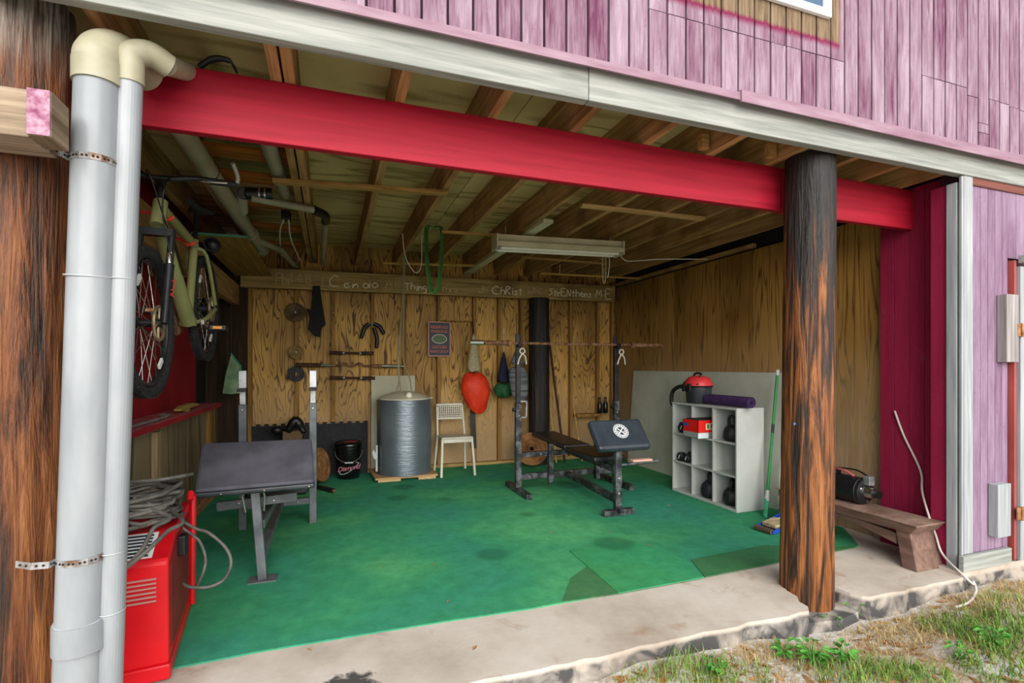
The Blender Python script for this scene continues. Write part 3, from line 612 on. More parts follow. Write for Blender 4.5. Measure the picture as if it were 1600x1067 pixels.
# shelf sheet under the joists on the left
sh = MB().add([(-0.98, 4.42, 2.31), (-0.62, 4.50, 2.33), (-0.62, 6.30, 2.33), (-0.98, 6.30, 2.29)], [(0, 1, 2, 3)])
sh = thing('plywood_sheet', (-0.8, 5.3, 2.30), 'plywood sheet stored above the bicycle under the joists', 'plywood')
MB().prism([(-0.98, 4.42, 2.30), (-0.62, 4.50, 2.32), (-0.62, 6.30, 2.32), (-0.98, 6.30, 2.30)], (0, 0, 0.012)).build('sheet', wood('ochre_plywood', '#7a5a26', '#a8823e', 'y'), sh)
MB().prism([(-0.985, 4.410, 2.298), (-0.615, 4.490, 2.318), (-0.615, 4.499, 2.318), (-0.985, 4.419, 2.298)], (0, 0, 0.016)).build('painted_edge', plain('teal_edge', '#3f8a6c'), sh)
# ceiling plumbing
dr_ = thing('drain_pipe', (-0.66, 4.0, 2.45), 'long aged white drain pipe running back under the left ceiling', 'pipe')
dm = V((-0.70, 2.46, 2.47)); dn = onZ(408, 390, 2.43)
MB().cyl(V((-0.715, 2.30, 2.47)) if False else dm, dn, 0.052, n=24).build('pipe', 'pvc_old', dr_)
dd = (dn - dm).normalized()
for t, r, l in ((0.33, 0.0535, 0.006), (0.82, 0.060, 0.07), (0.99, 0.062, 0.05)):
    p = dm.lerp(dn, t); MB().cyl(p - dd * l, p + dd * l, r, n=24).build('pipe_collar', 'pvc_old' if l > .01 else 'black', dr_)
p = dm.lerp(dn, 0.86); q = onZ(440, 391, 2.46); r_ = onZ(462, 417, 2.47)
MB().tube([p, p.lerp(q, .9), q, q.lerp(r_, .15), r_], 0.028, 14).build('branch_pipe', 'pvc_old', dr_)
vp = thing('vent_pipe', onZ(425, 240, 2.60), 'short white pipe between the joists left of the paired joist', 'pipe')
MB().cyl(onZ(416, 215, 2.60), onZ(445, 302, 2.60), 0.046, n=20).build('pipe', 'pvc_old', vp)
tp = thing('trap_pipe', onZ(440, 320, 2.48), 'white and black waste pipe crossing under the paired joist', 'pipe')
t0, t1, t2, t3 = onZ(392, 309, 2.49), onZ(490, 328, 2.49), onZ(509, 340, 2.49), onZ(503, 421, 2.50); t3 = t2.lerp(t3, (6.30 - t2.y) / (t3.y - t2.y))
MB().cyl(t0, t1, 0.026, n=16).build('pipe', 'pvc_old', tp)
MB().tube([t1, t1.lerp(t2, .6) + V((.02, -.01, 0)), t2, t2.lerp(t3, .06)], 0.034, 16, sub=4).build('rubber_elbow', 'black', tp)
MB().cyl(t2.lerp(t3, .04), t3, 0.026, n=16).build('tail_pipe', 'pvc_old', tp)
k0, k1 = onZ(382, 302, 2.52), onZ(425, 303, 2.54)
MB().tube([k0 + V((0, -.02, -.01)), k0, k0.lerp(k1, .5), k1], 0.042, 16, sub=3).build('rubber_coupling', 'black', tp)
for t in (0.55, 0.75): p = k0.lerp(k1, t); MB().cyl(p - V((.006, 0, 0)), p + V((.006, 0, 0)), 0.045, n=18).build('hose_clamp', 'chrome', tp)
MB().cyl(k0 + V((-.02, -.0, -.0)), onZ(378, 330, 2.44), 0.040, n=18).build('stub_pipe', 'pvc_old', tp)
jb = thing('junction_box', onZ(447, 340, 2.55), 'dark junction box with two white cords under the orange boards', 'junction box')
p = onZ(447, 340, 2.55); MB().box(p.x - .035, p.x + .035, p.y - .05, p.y + .05, 2.53, 2.60).build('box', 'black', jb, .004)
MB().tube([p + V((-.02, 0, -.02)), onZ(437, 365, 2.50), onZ(440, 400, 2.52)], 0.007, 6, sub=5).build('cord', 'cord_w', jb)
MB().tube([p + V((.02, 0, -.02)), onZ(455, 375, 2.50), onZ(470, 408, 2.52)], 0.007, 6, sub=5).build('cord', 'cord_w', jb)
# ================================================================== BICYCLE
M['bike'] = noisy('sage_frame_paint', '#77784a', '#8d8f5e', k=3, rough=.35)
M['tyre'] = noisy('tyre_rubber', '#121213', '#262628', k=40, rough=.85, bump=.4)
M['gum'] = plain('grip_rubber', '#161616', .7)
BX = -0.79
def bp(Y, Z, dx=0.0): return V((BX + dx, Y, Z))
RA, FA, BBk, HT, HB, SC = bp(3.87, 1.685), bp(2.76, 1.50), bp(3.47, 1.565), bp(2.955, 2.115), bp(2.90, 1.985), bp(3.61, 2.05)
bk = thing('bicycle', bp(3.35, 1.2), 'sage green mountain bike hung on red hooks along the left wall', 'bicycle')
fr = MB()
fr.cyl(HB, HT, 0.032, n=16); fr.cyl(HT.lerp(HB, .2), SC, 0.026, n=14); fr.cyl(HT.lerp(HB, .75), BBk, 0.034, .042, n=16); fr.cyl(SC + V((0, .01, .03)), BBk, 0.022, n=14)
fr.cyl(BBk - V((.04, 0, 0)), BBk + V((.04, 0, 0)), 0.026, n=16)
for sx in (-.06, .06):
    fr.tube([SC + V((0, 0, -.02)), SC + V((sx * .9, .06, -.05)), RA + V((sx * 1.1, 0, .03))], 0.011, 8, sub=4); fr.tube([BBk + V((sx * .5, .03, 0)), BBk + V((sx * 1.1, .12, .03)), RA + V((sx * 1.1, 0, 0))], 0.012, 8, sub=4)
fo = fr.build('frame', 'bike', bk)
dc = MB().bar(HT.lerp(HB, .75).lerp(BBk, .22) + V((.041, -.004, .012)), HT.lerp(HB, .75).lerp(BBk, .5) + V((.041, -.004, .012)), .002, .028); dc.build('decal', 'black', fo)
fk = MB(); cr = HB + V((0, -.01, -.035))
fk.bar(cr + V((-.075, 0, 0)), cr + V((.075, 0, 0)), .045, .035)
for sx in (-.065, .065): fk.cyl(cr + V((sx, 0, .01)), cr.lerp(FA, .42) + V((sx, 0, 0)), .016, n=12); fk.cyl(cr.lerp(FA, .36) + V((sx, 0, 0)), FA + V((sx, 0, 0)), .022, .018, n=12)
fo2 = fk.build('fork', 'blackmetal', bk)
for sx in (-.065, .065): MB().cyl(cr + V((sx, -.002, -.01)), cr.lerp(FA, .40) + V((sx, -.002, 0)), .0165, n=12).build('stanchion', 'chrome', fo2)
text('fork_lettering', 'XCT', .05, cr.lerp(FA, .62) + V((.085, -.012, 0)), (FA - cr).normalized() * -1, V((0, -.25, .0)) + V((.4, 0, 0)), plain('red_decal', '#c83838'), fo2)
def wheel(c, R, parent, disc_side=.045):
    w = MB().torus(c, (1, 0, 0), R - .026, .027, 56, 10).build('wheel', 'tyre', parent, smooth=60)
    kn = MB()
    for i in range(88):
        a = 6.2832 * i / 88; d = V((0, math.cos(a), math.sin(a))); tg = V((0, -math.sin(a), math.cos(a)))
        for sx in (-.017, .017): kn.bar(c + d * (R - .004) + V((sx, 0, 0)) - tg * .006, c + d * (R - .004) + V((sx, 0, 0)) + tg * .006, .013, .010, d)
    kn.build('tread', 'tyre', w)['kind'] = 'stuff'
    MB().torus(c, (1, 0, 0), R - .062, .012, 56, 6).build('rim', 'blackmetal', w, smooth=60)
    sp = MB()
    for i in range(28):
        a = 6.2832 * i / 28; sx = .028 if i % 2 else -.028; a2_ = a + (.35 if i % 4 < 2 else -.35)
        sp.cyl(c + V((sx, .028 * math.cos(a2_), .028 * math.sin(a2_))), c + V((0, (R - .06) * math.cos(a), (R - .06) * math.sin(a))), .0016, n=5, caps=False)
    sp.build('spokes', 'chrome', w)['kind'] = 'stuff'
    MB().lathe([(.014, -.055), (.03, -.034), (.018, -.026), (.018, .026), (.03, .034), (.014, .055)], c, (1, 0, 0), 18).build('hub', 'blackmetal', w)
    ds = MB(); ds.torus(c + V((disc_side, 0, 0)), (1, 0, 0), .078, .007, 36, 5)
    for i in range(6): a = 1.047 * i; ds.bar(c + V((disc_side, .02 * math.cos(a), .02 * math.sin(a))), c + V((disc_side, .075 * math.cos(a + .4), .075 * math.sin(a + .4))), .003, .009, (1, 0, 0))
    ds.build('brake_disc', noisy('brake_steel', '#8d7a5a', '#b9ab8c', k=20, rough=.4, metal=.7), w)
    for a in (-0.9, 2.3): q = c + V((.012, (R - .11) * math.cos(a), (R - .11) * math.sin(a))); MB().bar(q - V((0, -.03 * math.sin(a), .03 * math.cos(a))), q + V((0, -.03 * math.sin(a), .03 * math.cos(a))), .01, .022, (0, math.cos(a), math.sin(a))).build('reflector', plain('white_reflector', '#d8d8d2', .3), w)
wheel(FA, .345, bk); wheel(RA, .345, bk)
hb = HT + V((0, -.035, .11)); bars = MB()
bars.cyl(HT, HT + V((0, .01, .08)), .016, n=12); bars.bar(HT + V((0, .01, .08)), hb + V((0, 0, .0)), .03, .035)
bo = MB().tube([hb + V((-.33, .05, .02)), hb + V((-.16, .02, .02)), hb + V((-.06, 0, 0)), hb + V((.06, 0, 0)), hb + V((.16, .02, .02)), hb + V((.33, .05, .02))], .0135, 10, sub=5).build('handlebar', 'blackmetal', bk)
bars.build('stem', 'blackmetal', bk)
for s_ in (-1, 1):
    e = hb + V((s_ * .33, .05, .02)); MB().cyl(e + V((-s_ * .12, -.016, -.002)), e + V((s_ * .01, 0, 0)), .0165, n=12).build('grip', 'gum', bo)
    MB().tube([e, e + V((s_ * .012, -.03, .03)), e + V((s_ * .0, -.10, .075))], .0105, 10, sub=4).build('bar_end', plain('bar_end_silver', '#a8a8a0', .35, .2), bo)
    MB().tube([e + V((-s_ * .16, -.02, -.005)), e + V((-s_ * .14, -.06, -.02)), e + V((-s_ * .03, -.06, -.015))], .006, 8, sub=4).build('brake_lever', 'chrome', bo)
sd = SC + V((0, .06, .20)); MB().cyl(SC, sd, .015, n=12).build('seat_post', 'blackmetal', bk)
rings = []
for t in range(9):
    u = t / 8; w_ = .022 + .06 * max(0, (u - .35) / .65) ** 1.1; c_ = sd + V((0, -.15 + .27 * u, .035 + .018 * u))
    rings.append([c_ + V((w_ * math.cos(a), 0, .022 * math.sin(a) * (1 if math.sin(a) > 0 else .8))) for a in [6.2832 * k / 12 for k in range(12)]])
MB().loft(rings).build('saddle', 'gum', bk, smooth=60)
ck = MB().lathe([(.03, -.004), (.078, -.004), (.080, 0), (.078, .004), (.03, .004)], BBk + V((-.055, 0, 0)), (1, 0, 0), 30).build('chainring', 'rust', bk)
for i, (sx, an) in enumerate(((.075, .55), (-.075, .55 + 3.1416))):
    dv = V((0, math.cos(an - .6), -math.sin(an) * .25)) if i == 0 else V((0, -.9, .25)); dv.normalize()
    e = BBk + V((sx, 0, 0)) + dv * .165; MB().bar(BBk + V((sx, 0, 0)), e, .016, .026, (0, 0, 1)).build('crank_arm', 'chrome', bk)
    pd = MB().box(e.x + (.01 if sx > 0 else -.10), e.x + (.10 if sx > 0 else -.01), e.y - .045, e.y + .045, e.z - .016, e.z + .016).build('pedal', 'black', bk, .004)
    MB().box(e.x + (.03 if sx > 0 else -.08), e.x + (.08 if sx > 0 else -.03), e.y - .049, e.y - .044, e.z - .008, e.z + .008).build('pedal_reflector', plain('amber_reflector', '#d88a1c', .3), pd)
MB().lathe([(.05, 0), (.05, .004), (.04, .012), (.03, .03), (.02, .03)], RA + V((-.05, 0, 0)), (-1, 0, 0), 24).build('cassette', 'rust', bk)
MB().tube([BBk + V((-.055, 0, .078)), RA + V((-.06, 0, .045)), RA + V((-.06, .045, 0)), RA + V((-.06, 0, -.045)), BBk + V((-.055, 0, -.078)), BBk + V((-.055, -.078, 0))], .004, 6, True, 5).build('chain', 'rust', bk)
MB().tube([hb + V((.05, -.01, 0)), hb + V((.06, -.13, -.08)), HB + V((.05, -.10, .02)), cr.lerp(FA, .35) + V((.085, -.03, 0))], .0035, 6, sub=8).build('brake_cable', 'black', bk)
MB().tube([hb + V((-.05, -.01, 0)), hb + V((.01, -.17, -.04)), HT + V((.04, -.07, -.12)), HT.lerp(BBk, .3) + V((.035, 0, -.05))], .0035, 6, sub=8).build('gear_cable', 'black', bk)
p = onX(332, 383, BX + .05)
lmp = MB().ball(p, .052, 16, 12).build('tail_lamp', 'black', bk); MB().torus(p + V((.0, -.03, 0)), (0.3, -1, 0), .045, .006, 24, 6).build('lamp_ring', 'gum', lmp)
for Yh in (3.06, 3.50):
    c_ = HT.lerp(HB, .2).lerp(SC, (Yh - 2.955) / .655)
    hk = thing('bicycle_hook', c_ + V((-.03, 0, 0)), 'red rubber hook holding the bicycle near its %s' % ('handlebar' if Yh < 3.2 else 'saddle'), 'hook')
    MB().torus(c_ + V((0, 0, .005)), (0, 1, 0), .034, .008, 22, 8, math.pi * .15, math.pi * 1.45).build('hook_arm', plain('red_rubber', '#d8201c', .5), hk)
    MB().cyl(c_ + V((-.034, 0, .0)), V((-1.02 + .07, c_.y, c_.z)), .007, n=8).build('hook_shank', plain('red_rubber_shank', '#c81e1c', .5), hk)
# things on the ledge
zl = 0.9325
p = onX(203, 683, X_L + .02)
bl = thing('wood_offcuts', (X_L - .04, 3.33, zl), 'small stack of wood offcuts on the red ledge', 'wood')
for k in range(5): MB().box(X_L - .10, X_L + .03 - .004 * (k % 2), 3.28, 3.42, zl + .0002 + k * .027, zl + .0252 + k * .027).build('offcut', wood('pale_offcut', '#a08a6c', '#c8b494', 'y'), bl, .002)
tag(MB().tube([(X_L + .02, 3.58, zl + .012), (X_L + .03, 4.05, zl + .012), (X_L + .02, 4.35, zl + .014), (X_L - .05, 4.40, zl + .014)], .011, 8).build('pry_bar', 'steel'), 'bent metal bar lying on the red ledge', 'tool')
fl_ = thing('wooden_float', (X_L - .02, 4.85, zl), 'curved yellowish wooden float on the red ledge', 'tool')
MB().prism([(X_L - .02, 4.62, zl + .035), (X_L - .02, 4.72, zl + .055), (X_L - .02, 5.0, zl + .06), (X_L - .02, 5.2, zl + .04), (X_L - .02, 5.22, zl + .025), (X_L - .02, 4.62, zl + .02)], (.05, 0, 0)).build('blade', wood('yellow_wood', '#8a7636', '#b09a52', 'y'), fl_, .004)
MB().box(X_L - .015, X_L + .025, 4.85, 4.92, zl + .0002, zl + .03).build('foot', wood('yellow_wood_foot', '#7a682e', '#a08a48', 'y'), fl_)
# green folded sack in the dark corner
q = [onY(a, b, 5.95) for a, b in ((361, 552), (376, 572), (376, 614), (362, 616), (347, 615), (352, 585))]
gs = thing('green_sack', q[4], 'pale green folded sack hanging in the dark left corner', 'sack')
MB().prism(q, (0, .05, 0)).build('sack', noisy('pale_green_fabric', '#5c7a58', '#93aa84', k=5, rough=.9, bump=.4), gs, .008)
MB().tube([q[0] + V((0, -.004, 0)), q[1] + V((0, -.004, 0)), q[2] + V((0, -.004, 0))], .008, 6).build('piping', plain('teal_piping', '#2c8a68'), gs)
MB().bar(q[0] + V((0, .03, 0)), q[0] + V((0, .03, .7)), .004, .012, (0, 1, 0)).build('hanging_cord', 'black', gs)
# ================================================================== WELDER
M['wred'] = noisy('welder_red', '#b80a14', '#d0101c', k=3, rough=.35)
wd = thing('welder', (-.85, 2.8, 0), 'red steel welding machine behind the downpipes', 'welder')
A0 = V((-.632, 2.47, .0085)); dy = V((-.082, .731, 0)).normalized(); dx = V((-dy.y, dy.x, 0))
def wp(u, w, z): return A0 + dy * u + dx * w + V((0, 0, z))
MB().prism([wp(0, 0, .06), wp(-.015, 0, .485), wp(0, 0, .50), wp(.19, 0, .565), wp(.66, 0, .575), wp(.68, 0, .06)], dx * .31).build('body', 'wred', wd, .008)
MB().prism([wp(-.012, -.006, .0), wp(-.012, -.006, .062), wp(.70, -.006, .062), wp(.70, -.006, .0)], dx * .325).build('base_skirt', 'wred', wd, .006)
nrm = (wp(.19, 0, .565) - wp(0, 0, .5)).normalized(); up_ = dx.cross(nrm) * -1
if up_.z < 0: up_ = -up_
lb = MB().prism([wp(.012, .06, .504) + up_ * .001, wp(.178, .06, .561) + up_ * .001, wp(.178, .29, .561) + up_ * .001, wp(.012, .29, .504) + up_ * .001], up_ * .002).build('rating_plate', plain('plate_white', '#d4d6d4', .4), wd)
for k in range(7):
    u = .02 + k * .022; zz_ = .5 + .065 * u / .19
    MB().prism([wp(u, .075, zz_) + up_ * .0032, wp(u + .013, .075, zz_ + .0045) + up_ * .0032, wp(u + .013, .275 - .02 * (k % 3), zz_ + .0045) + up_ * .0032, wp(u, .275 - .02 * (k % 3), zz_) + up_ * .0032], up_ * .0006).build('print_line', plain('plate_ink', '#2c3238', .5), lb)
for k in range(6): MB().bar(wp(-.016, .04, .335 + k * .018), wp(-.016, .17, .335 + k * .018), .012, .007).build('vent_louvre', plain('dusty_louvre', '#a8706a', .7), wd, .002)
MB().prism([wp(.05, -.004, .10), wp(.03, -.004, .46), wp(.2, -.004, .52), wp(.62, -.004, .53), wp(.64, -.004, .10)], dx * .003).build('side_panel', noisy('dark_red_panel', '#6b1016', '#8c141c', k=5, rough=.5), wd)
rim = MB().tube([wp(.66, -.012, .03), wp(.69, -.012, .60), wp(.60, -.012, .63), wp(.58, -.012, .60)], .016, 8).build('side_rail', 'wred', wd)
MB().box(*[v for ab in ((wp(.2, -.02, 0).x - .02, wp(.2, -.02, 0).x + .012), (2.68, 2.74), (.44, .53)) for v in ab]).build('socket_cover', 'black', wd, .006)
MB().cyl(wp(.03, .1, -.0) + V((0, 0, .012)), wp(.03, .1, 0) + V((.02, 0, .012)), .012, n=10).build('caster', 'steel', wd)
# cable coil
co = thing('welding_cable', wp(.3, .25, .577), 'tangled coil of grey welding cable heaped on the red welder', 'cable')
M['cable'] = noisy('grey_cable', '#3f3d3a', '#6f6b64', k=9, rough=.6)
rc = random.Random(4); cm = MB(); pts = []
for k in range(15):
    for t in range(14):
        an = 6.2832 * t / 14 + k * .13; ru = .20 + rc.uniform(-.03, .03); rw = .14 + rc.uniform(-.03, .03)
        p = wp(.33 + ru * math.sin(an) * .95, .155 + rw * math.cos(an), .597 + k * .0095 + .012 * math.sin(2 * an + k)); pts.append(p)
cm.tube(pts, .0085, 7, sub=2).build('coil', 'cable', co, smooth=60)
q0 = wp(.42, .04, .60)
MB().tube([q0 + V((-.1, 0, .05)), onY(300, 823, 2.85), onY(325, 832, 2.8), onY(352, 855, 2.75), onY(361, 880, 2.7), onY(350, 905, 2.68), onY(325, 917, 2.66), onY(297, 917, 2.66), onY(286, 912, 2.7)], .0075, 8, sub=6).build('big_loop', 'cable', co, smooth=60)
MB().tube([q0 + V((-.1, .0, .03)), onY(298, 834, 2.85), onY(313, 848, 2.84), onY(321, 872, 2.82), onY(318, 893, 2.8), onY(308, 915, 2.85)], .007, 8, sub=6).build('small_loop', 'cable', co, smooth=60)
MB().tube([wp(.35, .3, .70), onY(262, 805, 2.55), onY(240, 825, 2.45), onY(222, 858, 2.42), onY(198, 885, 2.40), onY(180, 900, 2.42)], .0085, 8, sub=6).build('front_run', 'cable', co, smooth=60)
MB().tube([wp(.35, .12, .68), onY(285, 812, 2.6), onY(262, 830, 2.47), onY(230, 860, 2.40), onY(200, 885, 2.385), onY(185, 896, 2.40)], .0085, 8, sub=6).build('front_run', 'cable', co, smooth=60)
MB().tube([wp(.5, .3, .735), wp(.45, .1, .742), wp(.52, -.03, .745)], .009, 8, sub=5).build('loose_end', 'cable', co)
c_ = onY(222, 778, 2.75); MB().bar(c_ + V((-.03, 0, .0)), c_ + V((.12, -.03, -.06)), .03, .02).build('electrode_clamp', 'steel', co, .003)
# ================================================================== GREY PREACHER BENCH
M['gframe'] = noisy('grey_tube_steel', '#4d5154', '#6b6f72', k=8, rough=.45, metal=.3, bump=.04)
M['gpad'] = noisy('dusty_grey_vinyl', '#3c3b42', '#55545c', k=4, rough=.6, bump=.06)
M['bolt'] = plain('zinc_bolt', '#c8c8c4', .3, .9)
pb = thing('preacher_bench', (-.40, 4.0, 0.008), 'grey preacher curl bench with wide dusty pad near the welder', 'gym bench')
T0 = .0085
def bolt(p, parent, d=(0, -1, 0), r=.009): MB().lathe([(r, 0), (r, .006), (r * .6, .009)], p, d, 10).build('bolt', 'bolt', parent)
ft_ = onZ(410, 908, T0); colx, coly = ft_.x, ft_.y + .02
lx, rx, ry = -.655, -.135, 4.53
MB().box(colx - .08, colx + .08, coly - .05, coly + .06, T0, T0 + .008).build('foot_plate', 'gframe', pb)
MB().bar((colx, coly, T0 + .008), (colx - .045, coly + .03, .55), .05, .05, (0, 1, 0)).build('front_column', 'gframe', pb, .004)
for x_ in (lx, rx):
    u_ = MB().box(x_ - .028, x_ + .028, ry - .028, ry + .028, T0, 1.0).build('upright', 'gframe', pb, .004)
    MB().box(x_ - .021, x_ + .021, ry - .021, ry + .021, 1.0, 1.13).build('inner_tube', 'steel', u_, .003)
    MB().box(x_ - .028, x_ + .028, ry - .030, ry + .020, 1.13, 1.27).build('bar_rest', 'steel', u_, .004)
    MB().box(x_ - .03, x_ + .03, ry - .09, ry - .028, 1.105, 1.128).build('rest_lip', 'blackmetal', u_, .003)
    bolt((x_, ry - .029, .96), u_)
MB().box(lx + .028, rx - .028, ry - .025, ry + .025, .17, .22).build('rear_crossbar', 'gframe', pb, .004)
MB().bar((colx - .02, coly + .03, .12), (-.38, ry - .025, .20), .05, .05).build('spine_tube', 'gframe', pb, .004)
MB().bar((colx - .02, coly + .05, .33), (-.36, ry - .02, .36), .05, .05).build('seat_tube', 'gframe', pb, .004)
MB().bar((-.665, 3.60, .43), (-.205, 3.60, .455), .03, .055).build('pad_crossbar', 'gframe', pb, .003)
for q in (-.54, -.34): bolt((q, 3.583, .447), pb)
bolt((-.25, ry - .026, .195), pb)
c = [onY(303, 768, 3.32), onY(492, 752, 3.32), onY(487, 684, 3.70), onY(315, 691, 3.70)]
nn = (c[1] - c[0]).cross(c[3] - c[0]).normalized(); nn = nn if nn.y < 0 else -nn
MB().prism([q - nn * .06 for q in c], nn * .06).build('arm_pad', 'gpad', pb, .018)
MB().bar(c[0] + V((.0, -.004, -.022)), c[1] + V((0, -.004, -.022)), .04, .03, (0, 0, 1)).build('pad_edge', noisy('dark_vinyl_edge', '#1f2326', '#30363a', rough=.4), pb, .01)
for t in (.22, .57, .95): bolt(c[0].lerp(c[1], t) + V((0, -.028, -.02)), pb, r=.006)
MB().box(-.55, -.15, 3.85, 4.35, .40, .46).build('seat_pad', 'black', pb, .02)
h_ = V((colx - .05, coly - .01, .545)); ub = MB().tube([h_ + V((-.045, .02, -.12)), h_ + V((-.06, 0, -.02)), h_ + V((-.045, -.012, .015)), h_ + V((-.045, -.012, .03))], .006, 8).build('clevis', 'bolt', pb)
MB().tube([h_ + V((.055, .02, -.12)), h_ + V((.06, 0, -.02)), h_ + V((.05, -.012, .015)), h_ + V((.05, -.012, .03))], .006, 8).build('clevis', 'bolt', pb)
MB().cyl(h_ + V((-.065, -.014, .012)), h_ + V((.08, -.014, .012)), .008, n=10).build('hinge_rod', 'bolt', pb)
# ================================================================== CENTRE RACK, BENCH AND BARBELL
M['rframe'] = noisy('worn_black_steel', '#2c2e31', '#77797b', k=14, rough=.45, metal=.5, bump=.08, lo=.45, hi=.75)
M['bpad'] = noisy('black_vinyl', '#121214', '#1f1f22', k=5, rough=.4, bump=.05)
M['npad'] = noisy('charcoal_blue_vinyl', '#262d35', '#343c45', k=5, rough=.42, bump=.04)
rk = thing('weight_bench', (2.4, 4.5, .008), 'worn black squat rack and weight bench with round logo pad', 'gym bench')
LX, RX, RY = 1.815, 2.965, 4.90
for x_ in (LX, RX):
    MB().box(x_ - .03, x_ + .03, 4.58, 5.22, T0, T0 + .055).build('foot', 'rframe', rk, .003)
    u_ = MB().box(x_ - .03, x_ + .03, RY - .03, RY + .03, T0 + .055, .93).build('upright', 'rframe', rk, .004)
    MB().box(x_ - .023, x_ + .023, RY - .023, RY + .023, .93, 1.50).build('inner_upright', 'blackmetal', u_, .003)
    MB().prism([(x_ - .02, RY + .03, 1.50), (x_ - .02, RY - .075, 1.50), (x_ - .02, RY - .085, 1.555), (x_ - .02, RY - .07, 1.555), (x_ - .02, RY - .06, 1.525), (x_ - .02, RY - .005, 1.525), (x_ - .02, RY + .005, 1.64), (x_ - .02, RY + .03, 1.64)], (.04, 0, 0)).build('bar_hook', 'blackmetal', u_, .004)
    MB().cyl((x_ - .06, RY, .86), (x_ - .02, RY, .86), .018, n=10).build('lock_knob', 'black', u_)
    bolt((x_, RY - .031, .16), u_); bolt((x_, RY - .031, .80), u_)
MB().box(LX + .03, RX - .03, RY - .025, RY + .025, .14, .20).build('lower_crossbar', 'rframe', rk, .003)
MB().box(LX + .03, RX - .03, RY - .025, RY + .025, .37, .42).build('upper_crossbar', 'rframe', rk, .003)
for x_ in (2.155, 2.70): MB().box(x_ - .025, x_ + .025, RY - .08, RY - .028, .10, .50).build('bench_guide', 'rframe', rk, .003)
MB().bar((2.36, RY - .025, .17), (2.36, 3.90, .14), .055, .055).build('spine_tube', 'rframe', rk, .003)
MB().box(2.215, 2.515, 3.84, 3.90, T0, T0 + .05).build('front_foot', 'rframe', rk, .004)
MB().box(2.33, 2.39, 3.845, 3.90, T0 + .05, .60).build('front_column', 'rframe', rk, .004)
MB().bar((2.36, 3.9, .40), (2.36, RY - .05, .42), .05, .05).build('seat_rail', 'rframe', rk, .003)
for p in ((2.36, 3.844, .20), (2.36, 3.844, .33), (1.93, RY - .026, .17), (2.06, RY - .026, .395)): bolt(p, rk)
MB().prism([(2.34, 3.86, .05), (2.34, 3.80, .03), (2.38, 3.80, .03), (2.38, 3.86, .05)], (0, 0, .05)).build('gusset', 'rframe', rk)
MB().box(2.20, 2.52, 4.0, 4.62, .445, .50).build('seat_pad', 'bpad', rk, .02)
MB().bar((2.36, 4.64, .485), (2.36, 5.52, .515), .30, .055).build('back_pad', 'bpad', rk, .02)
pg = MB().cyl((2.39, 3.87, .44), (2.78, 3.87, .455), .014, n=10).build('weight_peg', 'rframe', rk)
MB().box(2.50, 2.70, 3.84, 3.90, .462, .482).build('peg_sleeve', plain('pink_sleeve', '#c89a88', .6), pg, .004)
c = [V((2.14, 3.79, .60)), V((2.665, 3.79, .60)), V((2.665, 3.99, .835)), V((2.14, 3.99, .835))]
nn = (c[1] - c[0]).cross(c[3] - c[0]).normalized(); nn = nn if nn.y < 0 else -nn
ap = MB().prism([q - nn * .075 for q in c], nn * .075).build('arm_pad', 'npad', rk, .03)
uu = (c[3] - c[0]).normalized(); ctr = c[0].lerp(c[1], .52) + uu * .175 + nn * .0008; em = MB(); xd = V((1, 0, 0))
M['emblem'] = plain('white_print', '#dfe2e2', .5)
def ed(r, a): return ctr + (xd * math.cos(a) + uu * math.sin(a)) * r
n_ = 36
for r0, r1 in ((.068, .073), (.040, .043)):
    em.loft([[ed(r0, 6.2832 * k / n_), ed(r1, 6.2832 * k / n_), ed(r1, 6.2832 * k / n_) + nn * .0012, ed(r0, 6.2832 * k / n_) + nn * .0012] for k in range(n_)] + [[ed(r0, 0), ed(r1, 0), ed(r1, 0) + nn * .0012, ed(r0, 0) + nn * .0012]], True, False)
for k in range(18): em.bar(ed(.046, 6.2832 * k / 18 + .05), ed(.063, 6.2832 * k / 18 + .05), .013, .0022, nn)
for s_ in (-1, 1): em.bar(ctr - xd * .03 * s_ - uu * .032, ctr + xd * .03 * s_ + uu * .032, .010, .0022, nn); em.bar(ctr + xd * .015 * s_ - uu * .02, ctr + xd * .036 * s_, .008, .0022, nn)
em.build('round_logo', 'emblem', ap, smooth=False)
MB().lathe([(.006, 0), (.006, .003)], c[0].lerp(c[1], .28) + uu * .18, nn, 8).build('pad_hole', 'dark', ap)
# barbell
BYc = RY - .035
b0, b1 = onY(735, 531, BYc), onY(1034, 541, BYc); bz_ = 1.5405
ba = thing('barbell', ((b0.x + b1.x) / 2, BYc, bz_), 'rusty bare barbell resting across the centre rack', 'barbell')
x0_, x1_ = b0.x, b1.x
MB().cyl((x0_ + .40, BYc, bz_), (x1_ - .40, BYc, bz_), .0145, n=14).build('shaft', 'rust', ba)
for a_, b_, mt in ((x0_, x0_ + .40, 'rust'), (x1_ - .40, x1_, 'rust')):
    sl = MB().cyl((a_, BYc, bz_), (b_, BYc, bz_), .0235, n=16).build('sleeve', mt, ba)
MB().cyl((x0_ - .004, BYc, bz_), (x0_ + .13, BYc, bz_), .0245, n=16).build('bright_end', 'chrome', ba)
for e_ in (x0_ + .40, x1_ - .40): MB().cyl((e_ - .012, BYc, bz_), (e_ + .012, BYc, bz_), .034, n=16).build('collar', 'rust', ba)
